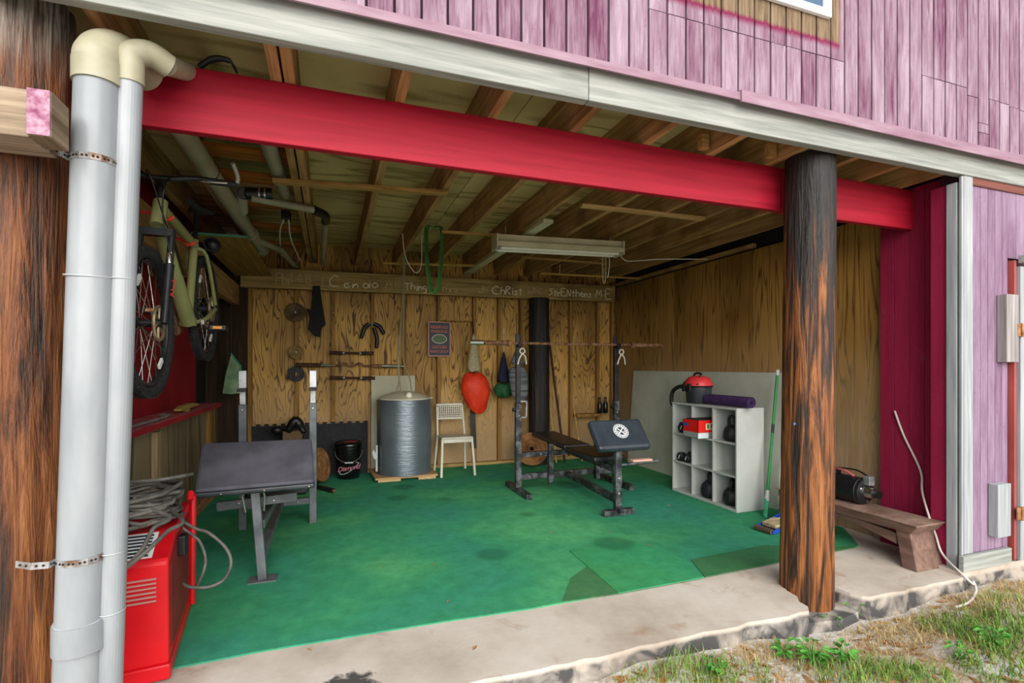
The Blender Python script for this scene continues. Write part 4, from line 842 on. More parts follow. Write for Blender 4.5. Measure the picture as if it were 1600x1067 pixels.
for side_, x_ in (('left', LX), ('right', RX)):
    p = V((x_ + .01, RY - .10, 1.46)); t = MB()
    t.torus(p, (0, 1, .1), .026, .007, 18, 6); t.tube([p + V((0, -.004, -.025)), p + V((-.03, -.006, -.07)), p + V((-.05, 0, -.135))], .0065, 6, sub=4); t.tube([p + V((0, -.004, -.025)), p + V((.03, -.006, -.06)), p + V((.045, 0, -.135))], .0065, 6, sub=4)
    tag(t.build('cord_tie', 'cord_w', smooth=60), 'white knotted cord tied to the %s rack upright' % side_, 'cord')
# ================================================================== CUBBY SHELF AND WHAT IT HOLDS
CX0, CX1, CY0, CY1, CZ1 = 3.380, 3.690, 3.565, 4.465, .93
cb = thing('cube_shelf', (3.53, 4.0, T0), 'white nine compartment cube shelf along the right wall', 'shelf')
th = .017; zb = T0
def cbx(nm, *a): return MB().box(*a).build(nm, 'white', cb, .0015)
cbx('side_panel', CX0, CX1, CY0, CY0 + th, zb, CZ1); cbx('side_panel', CX0, CX1, CY1 - th, CY1, zb, CZ1)
cbx('top_panel', CX0, CX1, CY0 + th, CY1 - th, CZ1 - th, CZ1); cbx('bottom_panel', CX0, CX1, CY0 + th, CY1 - th, zb, zb + .025)
cbx('back_panel', CX1 - .005, CX1, CY0 + th, CY1 - th, zb + .025, CZ1 - th)
cw = (CY1 - CY0 - th) / 3; ch = (CZ1 - th - zb - .025) / 3; shelfz = [zb + .025, zb + .025 + ch, zb + .025 + 2 * ch]
for k in (1, 2):
    cbx('divider', CX0 + .003, CX1 - .006, CY0 + k * cw, CY0 + k * cw + th, zb + .025, CZ1 - th)
    for j in range(3): cbx('shelf', CX0 + .003, CX1 - .006, CY0 + th + j * cw, CY0 + (j + 1) * cw, shelfz[k] - th, shelfz[k])
M['iron'] = noisy('black_iron', '#141516', '#2a2c2e', k=25, rough=.55, metal=.2, bump=.1)
def kettlebell(c, r, label, rz=0.0):
    o = thing('kettlebell', c, label, 'kettlebell', 'kettlebells in the cube shelf'); c = V(c)
    MB().lathe([(r * .62, 0), (r * .85, r * .12), (r, r * .6), (r * 1.0, r * 1.0), (r * .85, r * 1.5), (r * .5, r * 1.85), (r * .2, r * 1.92)], c, (0, 0, 1), 26).build('bell', 'iron', o, smooth=60)
    ax_ = V((math.cos(rz), math.sin(rz), 0)); z = V((0, 0, 1))
    MB().tube([c + ax_ * r * .55 + z * r * 1.5, c + ax_ * r * .72 + z * r * 2.2, c + ax_ * r * .55 + z * r * 2.75, c + z * r * 2.9, c - ax_ * r * .55 + z * r * 2.75, c - ax_ * r * .72 + z * r * 2.2, c - ax_ * r * .55 + z * r * 1.5], r * .17, 10, sub=5).build('handle', 'iron', o, smooth=60)
def dumbbell(c, r, L, label):
    o = thing('hex_dumbbell', (c[0], c[1], c[2]), label, 'dumbbell', 'hex dumbbells in the cube shelf'); c = V(c) + V((0, 0, r * .866 + .0003)); n6 = 6
    for s_ in (0, 1):
        x_ = c.x + s_ * (L - .07)
        hd_ = MB().loft([[V((x_ + dx_, c.y + rr * math.cos(6.2832 * k / 6), c.z + rr * math.sin(6.2832 * k / 6))) for k in range(6)] for dx_, rr in ((0, r * .82), (.012, r), (.058, r), (.07, r * .82))]).build('head', 'iron', o)
    MB().cyl(c + V((.06, 0, 0)), c + V((L - .06, 0, 0)), .014, n=12).build('handle', 'chrome', o)
    MB().bar(c + V((-.001, -.012, .022)), c + V((-.001, .008, -.018)), .009, .002, (1, 0, 0)).build('number_mark', 'emblem', o)
xs = CX0 + .012
e3 = .0004
dumbbell((xs, CY0 + 2 * cw + th + .17, shelfz[2] + e3), .062, .22, 'large hex dumbbell in the top left cube')
dumbbell((xs, CY0 + 2 * cw + th + .20, shelfz[1] + e3), .049, .2, 'hex dumbbell in the middle row, left one of the pair')
dumbbell((xs, CY0 + 2 * cw + th + .095, shelfz[1] + e3), .049, .2, 'hex dumbbell in the middle row, right one of the pair')
kettlebell((CX0 + .085, CY0 + .145, shelfz[2] + e3), .078, 'kettlebell in the top right cube', 1.3)
kettlebell((CX0 + .09, CY0 + 1.50 * cw, shelfz[0] + e3), .0845, 'kettlebell in the bottom middle cube', 1.0)
kettlebell((CX0 + .09, CY0 + .145, shelfz[0] + e3), .0845, 'kettlebell in the bottom right cube', .6)
# red carton
rbx = thing('red_carton', (CX0 + .05, CY0 + 1.55 * cw, shelfz[2] + .0005), 'open red and grey carton jutting out of the top middle cube', 'box')
z0 = shelfz[2] + .0005; ya, yb_ = CY0 + cw + .075, CY0 + 2 * cw - .002; xa, xb = CX0 - .11, CX0 + .22; M['cred'] = plain('carton_red', '#d8160f', .5); M['cgrey'] = plain('carton_grey', '#8f9490', .5)
for (a_, b_, c_, d_) in ((xa, xa + .004, ya, yb_), (xb - .004, xb, ya, yb_), (xa, xb, ya, ya + .004), (xa, xb, yb_ - .004, yb_)):
    MB().box(a_, b_, c_, d_, z0 + .055, z0 + .17).build('carton_wall', 'cred', rbx); MB().box(a_, b_, c_, d_, z0, z0 + .055).build('carton_band', 'cgrey', rbx)
MB().box(xa, xb, ya, yb_, z0, z0 + .003).build('carton_floor', 'cgrey', rbx)
MB().box(xa + .01, xb - .01, ya + .01, yb_ - .01, z0 + .10, z0 + .178).build('dark_contents', noisy('dark_contents', '#0c0c0c', '#26231f', k=20, rough=.9, bump=.6), rbx, .02)
MB().box(xa - .0012, xa, yb_ - .075, yb_ - .01, z0 + .105, z0 + .135).build('blue_logo', plain('carton_blue', '#1c50a0', .5), rbx)
lbx = MB().box(xa + .09, xa + .19, ya - .0012, ya, z0 + .08, z0 + .14).build('picture_label', plain('carton_label', '#d8cf9a', .5), rbx)
for k in range(2): MB().box(xa + .105 + k * .04, xa + .125 + k * .04, ya - .002, ya - .0012, z0 + .09, z0 + .132).build('label_print', plain('label_green', '#46604a', .5), lbx)
MB().box(xa + .0, xa + .12, ya - .001, ya - .0003, z0, z0 + .05).build('white_band', plain('carton_white', '#d4d8da', .5), rbx)
# vacuum
vc = onZ(1088, 633, CZ1); vc = V((3.53, vc.y if 3.9 < vc.y < 4.6 else 4.28, CZ1 + .0004)); vc.y = 4.24
va = thing('shop_vacuum', vc, 'small red topped wet dry vacuum on the cube shelf', 'vacuum cleaner')
MB().lathe([(.105, 0), (.118, .01), (.128, .15), (.128, .17)], vc, (0, 0, 1), 28).build('tank', noisy('dark_grey_tank', '#24262a', '#383b40', rough=.45), va, smooth=50)
M['vred'] = noisy('vacuum_red', '#c02a30', '#d83c40', k=3, rough=.4)
MB().lathe([(.136, .168), (.138, .19), (.128, .225), (.10, .262), (.05, .278), (.01, .28)], vc, (0, 0, 1), 28).build('lid', 'vred', va, smooth=50)
MB().torus(vc + V((0, 0, .172)), (0, 0, 1), .134, .008, 30, 6).build('lid_band', 'black', va)
MB().tube([vc + V((-.04, -.07, .26)), vc + V((-.02, -.06, .30)), vc + V((.01, .06, .30)), vc + V((0, .08, .255))], .011, 8, sub=4).build('carry_handle', 'black', va)
MB().tube([vc + V((-.09, -.11, .20)), vc + V((-.13, 0, .17)), vc + V((-.11, .09, .21)), vc + V((0, .135, .20))], .006, 6, sub=5).build('power_cord', 'black', va)
MB().tube([vc + V((-.02, .125, .14)), vc + V((-.04, .24, .16)), vc + V((-.04, .36, .10)), vc + V((-.04, .38, -.02)), vc + V((-.02, .33, -.06)), vc + V((.02, .26, -.05))], .021, 12, sub=7).build('hose', noisy('ribbed_hose', '#141414', '#2c2c2c', k=60, rough=.5, bump=.5), va, smooth=60)
for s_ in (-.3, .5): MB().box(vc.x - .15, vc.x - .12, vc.y + s_ * .1 - .02, vc.y + s_ * .1 + .02, vc.z + .12, vc.z + .20).build('latch', 'black', va, .004)
# yoga mat
ym = thing('yoga_mat', (3.5, 3.8, CZ1), 'rolled purple exercise mat on the cube shelf', 'exercise mat')
sp = []; R0 = .052; cz_ = CZ1 + R0 + .0006
for k in range(100): t = k / 99; a_ = t * 6.2832 * 4.2; r_ = .014 + (R0 - .0145) * t; sp.append((r_ * math.cos(a_), r_ * math.sin(a_)))
rings = []
for t in range(2):
    pass
m_ = MB(); y0_, y1_ = 3.50, 4.10; X_y = 3.50
inner = [(a_ * (1 - .0045 / max(.01, math.hypot(a_, b_))), b_ * (1 - .0045 / max(.01, math.hypot(a_, b_)))) for a_, b_ in sp]
loop = sp + inner[::-1]
tw = lambda y: V((X_y + .06 * (y - 3.8), y, cz_))
m_.loft([[tw(y0_) + V((a_, 0, b_)) for a_, b_ in loop], [tw(y1_) + V((a_, 0, b_)) for a_, b_ in loop]], True, False)
nq = len(sp)
for y_ in (y0_, y1_):
    base = len(m_.v); vs = [tw(y_) + V((a_, 0, b_)) for a_, b_ in sp] + [tw(y_) + V((a_, 0, b_)) for a_, b_ in inner]
    m_.add(vs, [(k, k + 1, nq + k + 1, nq + k) for k in range(nq - 1)])
m_.build('rolled_mat', noisy('purple_foam', '#35204a', '#472c60', k=20, rough=.8, bump=.2), ym, smooth=40)
# ================================================================== WHITE SHEET, BROOM, DUSTPAN
tag(MB().prism([(3.80, 3.52, T0), (3.898, 3.52, 1.245), (3.912, 3.52, 1.245), (3.814, 3.52, T0)], (0, 2.46, 0)).build('wall_board', noisy('white_hardboard', '#a9ad9e', '#c3c6b8', k=2, rough=.5, bump=.02)), 'large white wall board leaning against the right wall', 'panel')
bt, bb_ = onX(1214, 592, 3.78), onZ(1196, 806, T0)
br = thing('broom', bb_, 'green broom leaning on the white board beside the post', 'broom')
ax_ = (bt - bb_).normalized(); bt = bb_ + ax_ * 1.30
MB().cyl(bb_ + ax_ * .21, bb_ + ax_ * 1.24, .0125, n=12).build('handle', noisy('green_handle', '#1c6a34', '#23803f', k=4, rough=.4), br)
MB().cyl(bb_ + ax_ * .72, bb_ + ax_ * .80, .0132, n=12).build('grip_band', 'black', br)
MB().cyl(bb_ + ax_ * 1.24, bb_ + ax_ * 1.29, .0145, n=12).build('cap', 'white', br)
MB().cyl(bb_ + ax_ * .13, bb_ + ax_ * .22, .022, .014, n=12).build('ferrule', 'white', br)
bm_ = MB(); rb_ = random.Random(2)
for k in range(140):
    a_ = rb_.uniform(-1, 1); b_ = rb_.uniform(-1, 1); top = bb_ + ax_ * .15 + V((a_ * .02, b_ * .012, 0)); e_ = V((bb_.x + a_ * .055, bb_.y + a_ * .05 + b_ * .02, T0 + .004)); bm_.cyl(top, e_, .0018, n=4, caps=False)
o = bm_.build('bristles', noisy('mint_bristles', '#2f9c6c', '#57c096', k=30, rough=.7), br); o['kind'] = 'stuff'
dpn = thing('dustpan', onZ(1203, 824, T0), 'blue dustpan holding cardboard scraps beside the post', 'dustpan')
p0, p1 = onZ(1181, 823, T0 + .022), onZ(1206, 831, T0 + .022)
MB().cyl(p0, p1, .022, n=14).build('front_roller', noisy('brown_roller', '#4d3c30', '#6e5848', rough=.6), dpn)
vx = (p1 - p0).normalized(); vb = V((-vx.y, vx.x, 0)); vb = vb if vb.x > 0 else -vb
def dq(u, w, z): return p0 + vx * u + vb * w + V((0, 0, z - .022))
Ld = (p1 - p0).length
MB().prism([dq(-.01, .0, .004), dq(Ld + .01, .0, .004), dq(Ld - .02, .3, .004), dq(.02, .3, .004)], (0, 0, .008)).build('tray', plain('blue_plastic', '#173c98', .35), dpn, .003)
for u in (-.012, Ld + .004): MB().prism([dq(u, -.0, .004), dq(u, .0, .03), dq(u, .3, .09), dq(u, .3, .004)], vx * .008).build('tray_side', plain('blue_plastic_side', '#1c46a8', .35), dpn, .003)
MB().prism([dq(.01, .06, .03), dq(Ld - .01, .06, .03), dq(Ld - .01, .20, .05), dq(.01, .20, .05)], (0, 0, .03)).build('cardboard_scrap', noisy('torn_card', '#8c7a58', '#c0b08a', k=30, rough=.9, bump=.6), dpn, .004)
MB().prism([dq(.04, .18, .07), dq(Ld, .12, .05), dq(Ld, .34, .07), dq(.06, .36, .09)], (0, 0, .006)).build('white_flap', plain('grey_white_card', '#c4c8d2', .6), dpn, .002)
# ================================================================== ALONG THE BACK WALL
YW = Y_B - .047      # face of the studs
# foil tank on its pallet
pl = thing('pallet_board', (.83, 6.1, T0), 'square plywood pallet under the grey tank', 'pallet')
for (a_, b_) in ((.50, .75), (.95, 1.15)): MB().box(a_, b_, 5.84, 6.40, T0, T0 + .028).build('runner', wood('pale_runner', '#a88a5c', '#cdb080', 'y'), pl, .003)
MB().prism([(.47, 5.825, T0 + .0282), (1.175, 5.845, T0 + .0282), (1.175, 6.42, T0 + .0282), (.44, 6.42, T0 + .0282)], (0, 0, .022)).build('deck', wood('pallet_ply', '#9a7850', '#c09a6c', 'x'), pl, .002)
tc = V((.825, 6.10, T0 + .0506)); R_ = .315
def foil():
    t = NT('grey_foil_wrap', .34, .55, .5); f = t.noise(t.vec((1.5, 1.5, 14)), 4, 4, .6, .6); g = t.noise(t.vec((1, 1, 1)), 2, 2)
    return t.out(t.ramp(g, [(.3, C('#5d6770')), (.7, C('#7d868d'))]), f, .35, .012)
tk = thing('water_tank', tc, 'squat cylinder tank wrapped in grey foil with ivory lid', 'tank')
rings = []
for j in range(25):
    t = j / 24; rings.append([tc + V(((R_ + .006 * math.sin(3 * a + 4 * t) + .004 * math.sin(9 * a)) * math.cos(a), (R_ - .03 + .006 * math.sin(3 * a)) * math.sin(a), .86 * t)) for a in [6.2832 * k / 48 for k in range(48)]])
MB().loft(rings).build('foil_wrap', foil(), tk, smooth=60)
lid = MB().lathe([(.30, .861), (.30, .875), (.24, .905), (.12, .945), (.02, .955)], tc, (0, 0, 1), 36).build('lid', noisy('ivory_plastic', '#b4af96', '#cdc9b2', k=3, rough=.5), tk, smooth=50)
MB().ball(tc + V((.02, -.235, .915)), .038, 14, 10).build('knob', plain('ivory_knob', '#e0dcc8', .4), lid)
MB().box(tc.x + .05, tc.x + .335, tc.y - .02, tc.y + .20, tc.z + .861, tc.z + .875).build('top_board', 'white', tk, .002)
tag(MB().prism([onY(583, 587, 6.42) * 1 if False else V((.47, 6.425, .06)), V((.47, 6.425, 1.19)), V((1.0, 6.425, 1.19)), V((1.0, 6.425, .06))], (0, .02, 0)).build('backing_panel', noisy('cream_panel', '#a8a68c', '#c0bea4', k=2, rough=.6, bump=.02)), 'cream panel standing behind the grey tank', 'panel')
wi = thing('hanging_wires', tc + V((0, 0, .95)), 'pair of grey wires dropping from the ceiling to the tank', 'wire')
jt = onY(630, 402, 5.9); jt.z = Z_J + .05
w1 = [jt, onY(629, 470, 6.0), onY(622, 560, 6.05), onY(625, 600, 6.03), onY(629, 626, 5.96)]
w2 = [jt + V((.02, 0, 0)), onY(631, 470, 6.02), onY(630, 560, 6.06), onY(640, 590, 6.06), onY(645, 622, 6.06)]
w3 = [onY(622, 560, 6.05), onY(624, 592, 6.05), onY(618, 618, 6.05)]
for w_ in (w1, w2, w3): MB().tube(w_, .0085, 7, sub=7).build('wire', plain('beige_wire', '#8f8666', .6), wi, smooth=60)
wv = thing('drain_valve', (.455, 5.98, .2), 'small white valve fitting on the left of the tank', 'valve')
MB().prism([(.475, 6.0, .235), (.445, 6.0, .32), (.465, 6.0, .355), (.515, 6.0, .27)], (0, .02, 0)).build('tag_plate', 'white', wv, .003)
MB().cyl((.50, 6.02, .10), (.50, 6.02, .40), .013, n=10).build('riser', 'white', wv)
# white chair
chx0, chx1, cf, cr_ = 1.225, 1.605, 5.86, 6.25
ch_ = thing('side_chair', ((chx0 + chx1) / 2, 6.05, T0), 'white plastic chair with perforated back by the tank', 'chair')
M['chair'] = noisy('warm_white_plastic', '#b9b6a4', '#d0cdbb', k=3, rough=.45, bump=.01)
for x_, s_ in ((chx0, -1), (chx1, 1)):
    MB().bar((x_ + s_ * .012, cf - .02, T0), (x_ - s_ * .012, cf + .03, .455), .028, .036, (0, 1, 0)).build('leg', 'chair', ch_, .008)
    MB().bar((x_ + s_ * .008, cr_ + .04, T0), (x_ - s_ * .02, cr_ - .03, .455), .028, .036, (0, 1, 0)).build('leg', 'chair', ch_, .008)
    MB().bar((x_ - s_ * .02, cr_ - .03, .455), (x_ - s_ * .03, cr_ + .05, .80), .026, .03, (0, 1, 0)).build('back_post', 'chair', ch_, .008)
MB().prism([(chx0 + .0, cf, .445), (chx1 - .0, cf, .445), (chx1 - .02, cr_ - .0, .43), (chx0 + .02, cr_ - .0, .43)], (0, 0, .028)).build('seat', 'chair', ch_, .012)
MB().box(chx0 + .02, chx1 - .02, cf + .0, cf + .02, .405, .446).build('seat_apron', 'chair', ch_, .006)
bm_ = MB(); nx, nz = 13, 6; xa, xb, za, zb_ = chx0 + .025, chx1 - .025, .655, .825
def bY(z, x): return cr_ + .012 + (z - .655) * .23 + .025 * (1 - ((x - (xa + xb) / 2) / .18) ** 2)
for i in range(nx + 1):
    x_ = xa + (xb - xa) * i / nx; bm_.bar((x_, bY(za, x_), za), (x_, bY(zb_, x_), zb_), .008, .012, (0, 1, 0))
for j in range(nz + 1):
    z_ = za + (zb_ - za) * j / nz
    for i in range(6):
        a_, b_ = xa + (xb - xa) * i / 6, xa + (xb - xa) * (i + 1) / 6
        bm_.bar((a_, bY(z_, a_), z_), (b_, bY(z_, b_), z_), .012, .008 if 0 < j < nz else .024)
bm_.build('perforated_back', 'chair', ch_, smooth=False)
# bucket
bc = V((.20, 6.235, T0)); bu = thing('bucket', bc, 'black lidded bucket with pink script lettering', 'bucket')
M['bkt'] = plain('gloss_black', '#0b0b0c', .25)
MB().lathe([(.118, 0), (.124, .006), (.146, .36), (.146, .37)], bc, (0, 0, 1), 36).build('pail', 'bkt', bu, smooth=50)
for z_ in (.30, .335): MB().torus(bc + V((0, 0, z_)), (0, 0, 1), .147, .006, 36, 6).build('rim_ridge', 'bkt', bu)
MB().lathe([(.152, .365), (.156, .38), (.154, .405), (.13, .425), (.02, .43)], bc, (0, 0, 1), 36).build('lid', 'bkt', bu, smooth=50)
MB().ball(bc + V((.02, -.06, .425)), (.085, .06, .009), 16, 8).build('red_cushion', plain('red_vinyl', '#8c1420', .3), bu)
hp = [bc + V((.152 * math.cos(a), .152 * math.sin(a) - .008, .315 - .115 * math.sin(math.pi * k / 12))) for k, a in [(k, math.pi + math.pi * k / 12) for k in range(13)]]
bl_ = MB().tube(hp, .0035, 6, sub=2).build('bail', 'steel', bu)
MB().cyl(hp[6] + V((-.045, -.003, 0)), hp[6] + V((.045, -.003, 0)), .009, n=10).build('grip', plain('grey_grip', '#a8aaa8', .5), bl_)
fdir = V((-bc.x, -bc.y, 0)).normalized(); sdx = V((-fdir.y, fdir.x, 0)); sdx = sdx if sdx.x > 0 else -sdx
po = bc + fdir * .146 + V((0, 0, .135))
M['pinkp'] = plain('pink_print', '#b06474', .5)
text('script_lettering', 'Diamond', .075, po, sdx + V((0, 0, .12)), (0, 0, 1), 'pinkp', bu, shear=.3, ext=.002, spacing=.85)
MB().tube([po + sdx * -.10 + V((0, 0, -.03)) - fdir * .002, po + sdx * -.08 + V((0, 0, -.065)), po + sdx * .0 + V((0, 0, -.045)), po + sdx * .11 + V((0, 0, .045)) - fdir * .012, po + sdx * .08 + V((0, 0, .06)) - fdir * .004], .004, 6, sub=5).build('swoosh', plain('grey_print', '#a8a4a4', .5), bu)
# foam mats
M['mat'] = noisy('charcoal_foam', '#202023', '#2e2e32', k=60, rough=.9, bump=.3)
def foam(x0, x1, lab):
    P = [(x0, 6.435, T0)]; n_ = 14; z1 = .62; P.append((x0, 6.435, z1))
    for k in range(n_):
        a_, b_ = x0 + (x1 - x0) * k / n_, x0 + (x1 - x0) * (k + 1) / n_
        if k % 2: P += [(a_ + .004, 6.435, z1), (a_ - .004, 6.435, z1 + .022), (b_ + .004, 6.435, z1 + .022), (b_ - .004, 6.435, z1)]
    P += [(x1, 6.435, z1), (x1, 6.435, T0)]
    tag(MB().prism(P, (0, .012, 0)).build('foam_mat', 'mat', smooth=False), lab, 'foam mat', 'foam mats against the back wall')
foam(-.84, -.235, 'charcoal foam mat against the back wall behind the grey bench'); foam(-.225, .43, 'charcoal foam mat against the back wall behind the bucket')
bx = thing('brown_box', (-.42, 6.28, T0), 'brown box against the foam mat behind the grey bench', 'box')
MB().box(-.50, -.30, 6.18, 6.40, T0, .58).build('carton', noisy('brown_card', '#5a4632', '#6e583e', rough=.9), bx, .004)
gl = thing('black_straps', (-.42, 6.27, .581), 'black boxing gloves and straps heaped on the brown box', 'gloves')
MB().ball((-.555, 6.16, .60), (.06, .05, .05), 14, 10).build('glove', 'black', gl)
MB().tube([(-.48, 6.2, .62), (-.44, 6.18, .60), (-.40, 6.17, .66), (-.36, 6.17, .70), (-.31, 6.17, .62), (-.27, 6.16, .56)], [.03, .045, .05, .05, .03, .02], 10, sub=4).build('strap_roll', 'black', gl, smooth=60)
# plates on the floor
def plate(name, c, nrm, R, th_, mat, label, grp, hole=.026):
    o = thing(name, V(c) - V((0, 0, R)), label, 'weight plate', grp)
    MB().lathe([(hole, 0), (R * .28, 0), (R * .32, th_ * .25), (R * .80, th_ * .25), (R * .86, 0), (R * .97, 0), (R, th_ * .15), (R, th_ * .85), (R * .97, th_), (R * .86, th_), (R * .8, th_ * .75), (R * .32, th_ * .75), (R * .28, th_), (hole, th_), (hole, 0)], c, nrm, 44, False).build('disc', mat, o, smooth=30)
    n_ = V(nrm).normalized(); MB().torus(V(c) + n_ * (th_ + .0005), n_, R * .55, .003, 36, 5).build('cast_ring', mat, o); return o
M['rustplate'] = noisy('rusty_plate', '#5f3a1c', '#94683c', k=7, rough=.85, bump=.3)
plate('weight_plate', (-.115, 6.02, .19 + T0 + .016), (.88, -.42, .2), .19, .035, 'rustplate', 'rusty weight plate leaning behind the grey bench', 'rusty plates on the floor')
plate('weight_plate', (2.44, 6.09, .212 + T0 + .018), (-.18, -.95, .32), .212, .035, 'rustplate', 'rusty weight plate leaning on the black post behind the rack', 'rusty plates on the floor')
a_, b_ = onZ(493, 757, T0 + .022), onZ(522, 767, T0 + .022)
stb = thing('steel_tube', (a_ + b_) / 2 - V((0, 0, .022)), 'black square steel tube on the turf near the bucket', 'steel tube')
MB().bar(a_ + V((-.1, .08, 0)), b_, .042, .042).build('tube', 'blackmetal', stb, .003); MB().bar(b_, b_ + (b_ - a_).normalized() * .002, .030, .030).build('open_end', 'rust', stb)
# black pole at the back
post('timber_post', (2.635, 6.30, .009), (2.635, 6.30, 2.215), .14, .135, 'post_k', 'black creosoted post standing in front of the back wall', 21)
# wall plates on nails
M['brownplate'] = noisy('brown_iron_plate', '#3c2c18', '#6b5432', k=9, rough=.75, bump=.3); M['goldplate'] = noisy('tan_iron_plate', '#6b5428', '#9a7e44', k=9, rough=.75, bump=.3)
for px, py, r_, mt, lab in ((462, 488, .108, 'brownplate', 'large brown weight plate hung on the back wall stud'), (463, 550, .083, 'goldplate', 'small tan weight plate hung midway on the back wall stud'), (463, 584, .090, 'iron', 'black weight plate hung lowest on the back wall stud')):
    p = onY(px, py, YW - .004); o = plate('weight_plate', p, (0, -1, 0), r_, .026, mt, lab, 'small plates on the wall', .016 if mt != 'iron' else .03)
    MB().cyl(p + V((0, .03, .0)), p + V((0, -.04, .0)), .008, n=8).build('nail', 'steel' if mt != 'iron' else plain('tan_peg', '#a8884c'), o)
# bars on brackets
YB_ = YW - .03
def wallbar(px0, px1, py, label, ez=False):
    a_, b_ = onY(px0, py, YB_), onY(px1, py + (px1 - px0) * .012, YB_); o = thing('curl_bar', a_.lerp(b_, .5), label, 'weight bar', 'short bars on the back wall')
    L = b_ - a_
    if ez:
        MB().tube([a_ + L * .3, a_ + L * .38, a_ + L * .43 + V((0, 0, .028)), a_ + L * .5 + V((0, 0, -.006)), a_ + L * .57 + V((0, 0, .028)), a_ + L * .62, a_ + L * .72], .0125, 10, sub=4).build('cambered_shaft', 'rust', o, smooth=60)
        MB().cyl(a_, a_ + L * .22, .024, n=14).build('sleeve', 'rustdark', o); MB().cyl(a_ + L * .21, a_ + L * .32, .015, n=12).build('collar', 'chrome', o)
        MB().cyl(a_ + L * .78, b_, .021, n=14).build('sleeve', 'chrome', o); MB().cyl(a_ + L * .7, a_ + L * .79, .02, n=12).build('collar', 'rust', o)
    else:
        MB().cyl(a_, b_, .013, n=12).build('shaft', 'rustdark', o)
        for t0_, t1_ in ((0, .28), (.72, 1)): MB().cyl(a_ + L * t0_, a_ + L * t1_, .021, n=14).build('sleeve', 'rustdark', o)
        for t in (.31, .69): MB().cyl(a_ + L * (t - .02), a_ + L * (t + .02), .020, n=14).build('collar', 'chrome', o)
    for t in (.25, .75):
        p = a_ + L * t; MB().bar(p + V((0, .03, -.02)), p + V((0, -.02, -.026)), .02, .008).build('bracket', 'blackmetal', o)
M['rustdark'] = noisy('dark_rusty_steel', '#2a160c', '#4d2c18', k=18, rough=.75)
wallbar(515, 584, 551, 'short dumbbell bar above the curl bar on the back wall'); wallbar(462, 632, 570, 'cambered curl bar hung across the back wall', True); wallbar(515, 586, 590, 'short dumbbell bar below the curl bar on the back wall')
# weight belt
bt_ = [onY(a, b, 6.315 - .0) for a, b in ((489, 447), (500, 447), (504, 478), (509, 508), (503, 512), (500, 527), (492, 525), (481, 515), (484, 497), (478, 482), (486, 484))]
tag(MB().prism(bt_, (0, -.03, 0)).build('dip_belt', noisy('black_leather', '#060607', '#121214', k=8, rough=.8), None, .006), 'black belt with wide pad hanging from the header board', 'belt')
# clamp
cl = thing('strap_clamp', onY(581, 509, YW), 'black strap with three drooping tails on the back wall', 'strap'); p = onY(580, 508, YW - .012)
MB().torus(p, (0, 1, 0), .022, .006, 18, 6).build('ring', 'steel', cl)
for pts in (((577, 506), (570, 512), (564, 529)), ((584, 506), (593, 510), (600, 522)), ((584, 512), (589, 528), (588, 544))):
    MB().tube([onY(a, b, YW - .012) for a, b in pts], [.024, .024, .018], 8, sub=4).build('tail', 'black', cl, smooth=60)
hk = thing('wall_hook', onY(520, 489, YW), 'small steel hook with key on the left back wall stud', 'hook'); p = onY(520, 489, YW - .01)
MB().ball(p, .014, 10, 8).build('hook_head', 'chrome', hk); MB().bar(p + V((.01, 0, -.01)), p + V((.03, 0, -.075)), .018, .004).build('key', 'rustdark', hk)
# sign
sg0, sg1 = onY(669, 502, YW - .006), onY(704, 557, YW - .006)
sg = thing('parking_sign', V(((sg0.x + sg1.x) / 2, YW, sg1.z)), 'navy parking sign with orange border on the back wall', 'sign')
cx_, cz_ = (sg0.x + sg1.x) / 2, (sg0.z + sg1.z) / 2; hw, hh = (sg1.x - sg0.x) / 2, (sg0.z - sg1.z) / 2
def rrect(hw, hh, r, Y): return [V((cx_ + sx * (hw - r) + r * math.cos(a), Y, cz_ + sz * (hh - r) + r * math.sin(a))) for sx, sz, a0 in ((1, 1, 0), (-1, 1, 1.5708), (-1, -1, 3.1416), (1, -1, 4.7124)) for a in [a0 + 1.5708 * k / 5 for k in range(6)]]
M['sorange'] = plain('sign_orange', '#c85a28', .5); M['snavy'] = plain('sign_navy', '#10142c', .5)
MB().prism(rrect(hw, hh, .022, YW - .004), (0, .003, 0)).build('sign_border', plain('sign_salmon', '#c08068', .5), sg)
MB().prism(rrect(hw - .012, hh - .012, .014, YW - .0055), (0, .002, 0)).build('sign_face', 'snavy', sg)
for s_, dz, sz in (('RESERVED', .150, .052), ('PARKING', .095, .052), ('GATORS', -.105, .052), ('FANS ONLY', -.160, .046)):
    text('sign_lettering', s_, sz, (cx_, YW - .0062, cz_ + dz), (1, 0, 0), (0, 0, 1), 'sorange', sg, ext=.0008, spacing=.95)
for a_, b_, mt, y_ in ((.098, .060, plain('oval_white', '#b9b8a4', .5), .0062), (.090, .052, plain('oval_green', '#3f5a20', .5), .0075)):
    MB().prism([V((cx_ + a_ * math.cos(t), YW - y_, cz_ + .002 + b_ * math.sin(t))) for t in [6.2832 * k / 28 for k in range(28)]], (0, .0012, 0)).build('oval_badge', mt, sg)
tag(MB().bar(onY(690, 500.5, YW - .02), onY(741, 502, YW - .02), .02, .016).build('sign_rail', 'stud'), 'thin wooden rail across the top of the parking sign', 'wood strip')
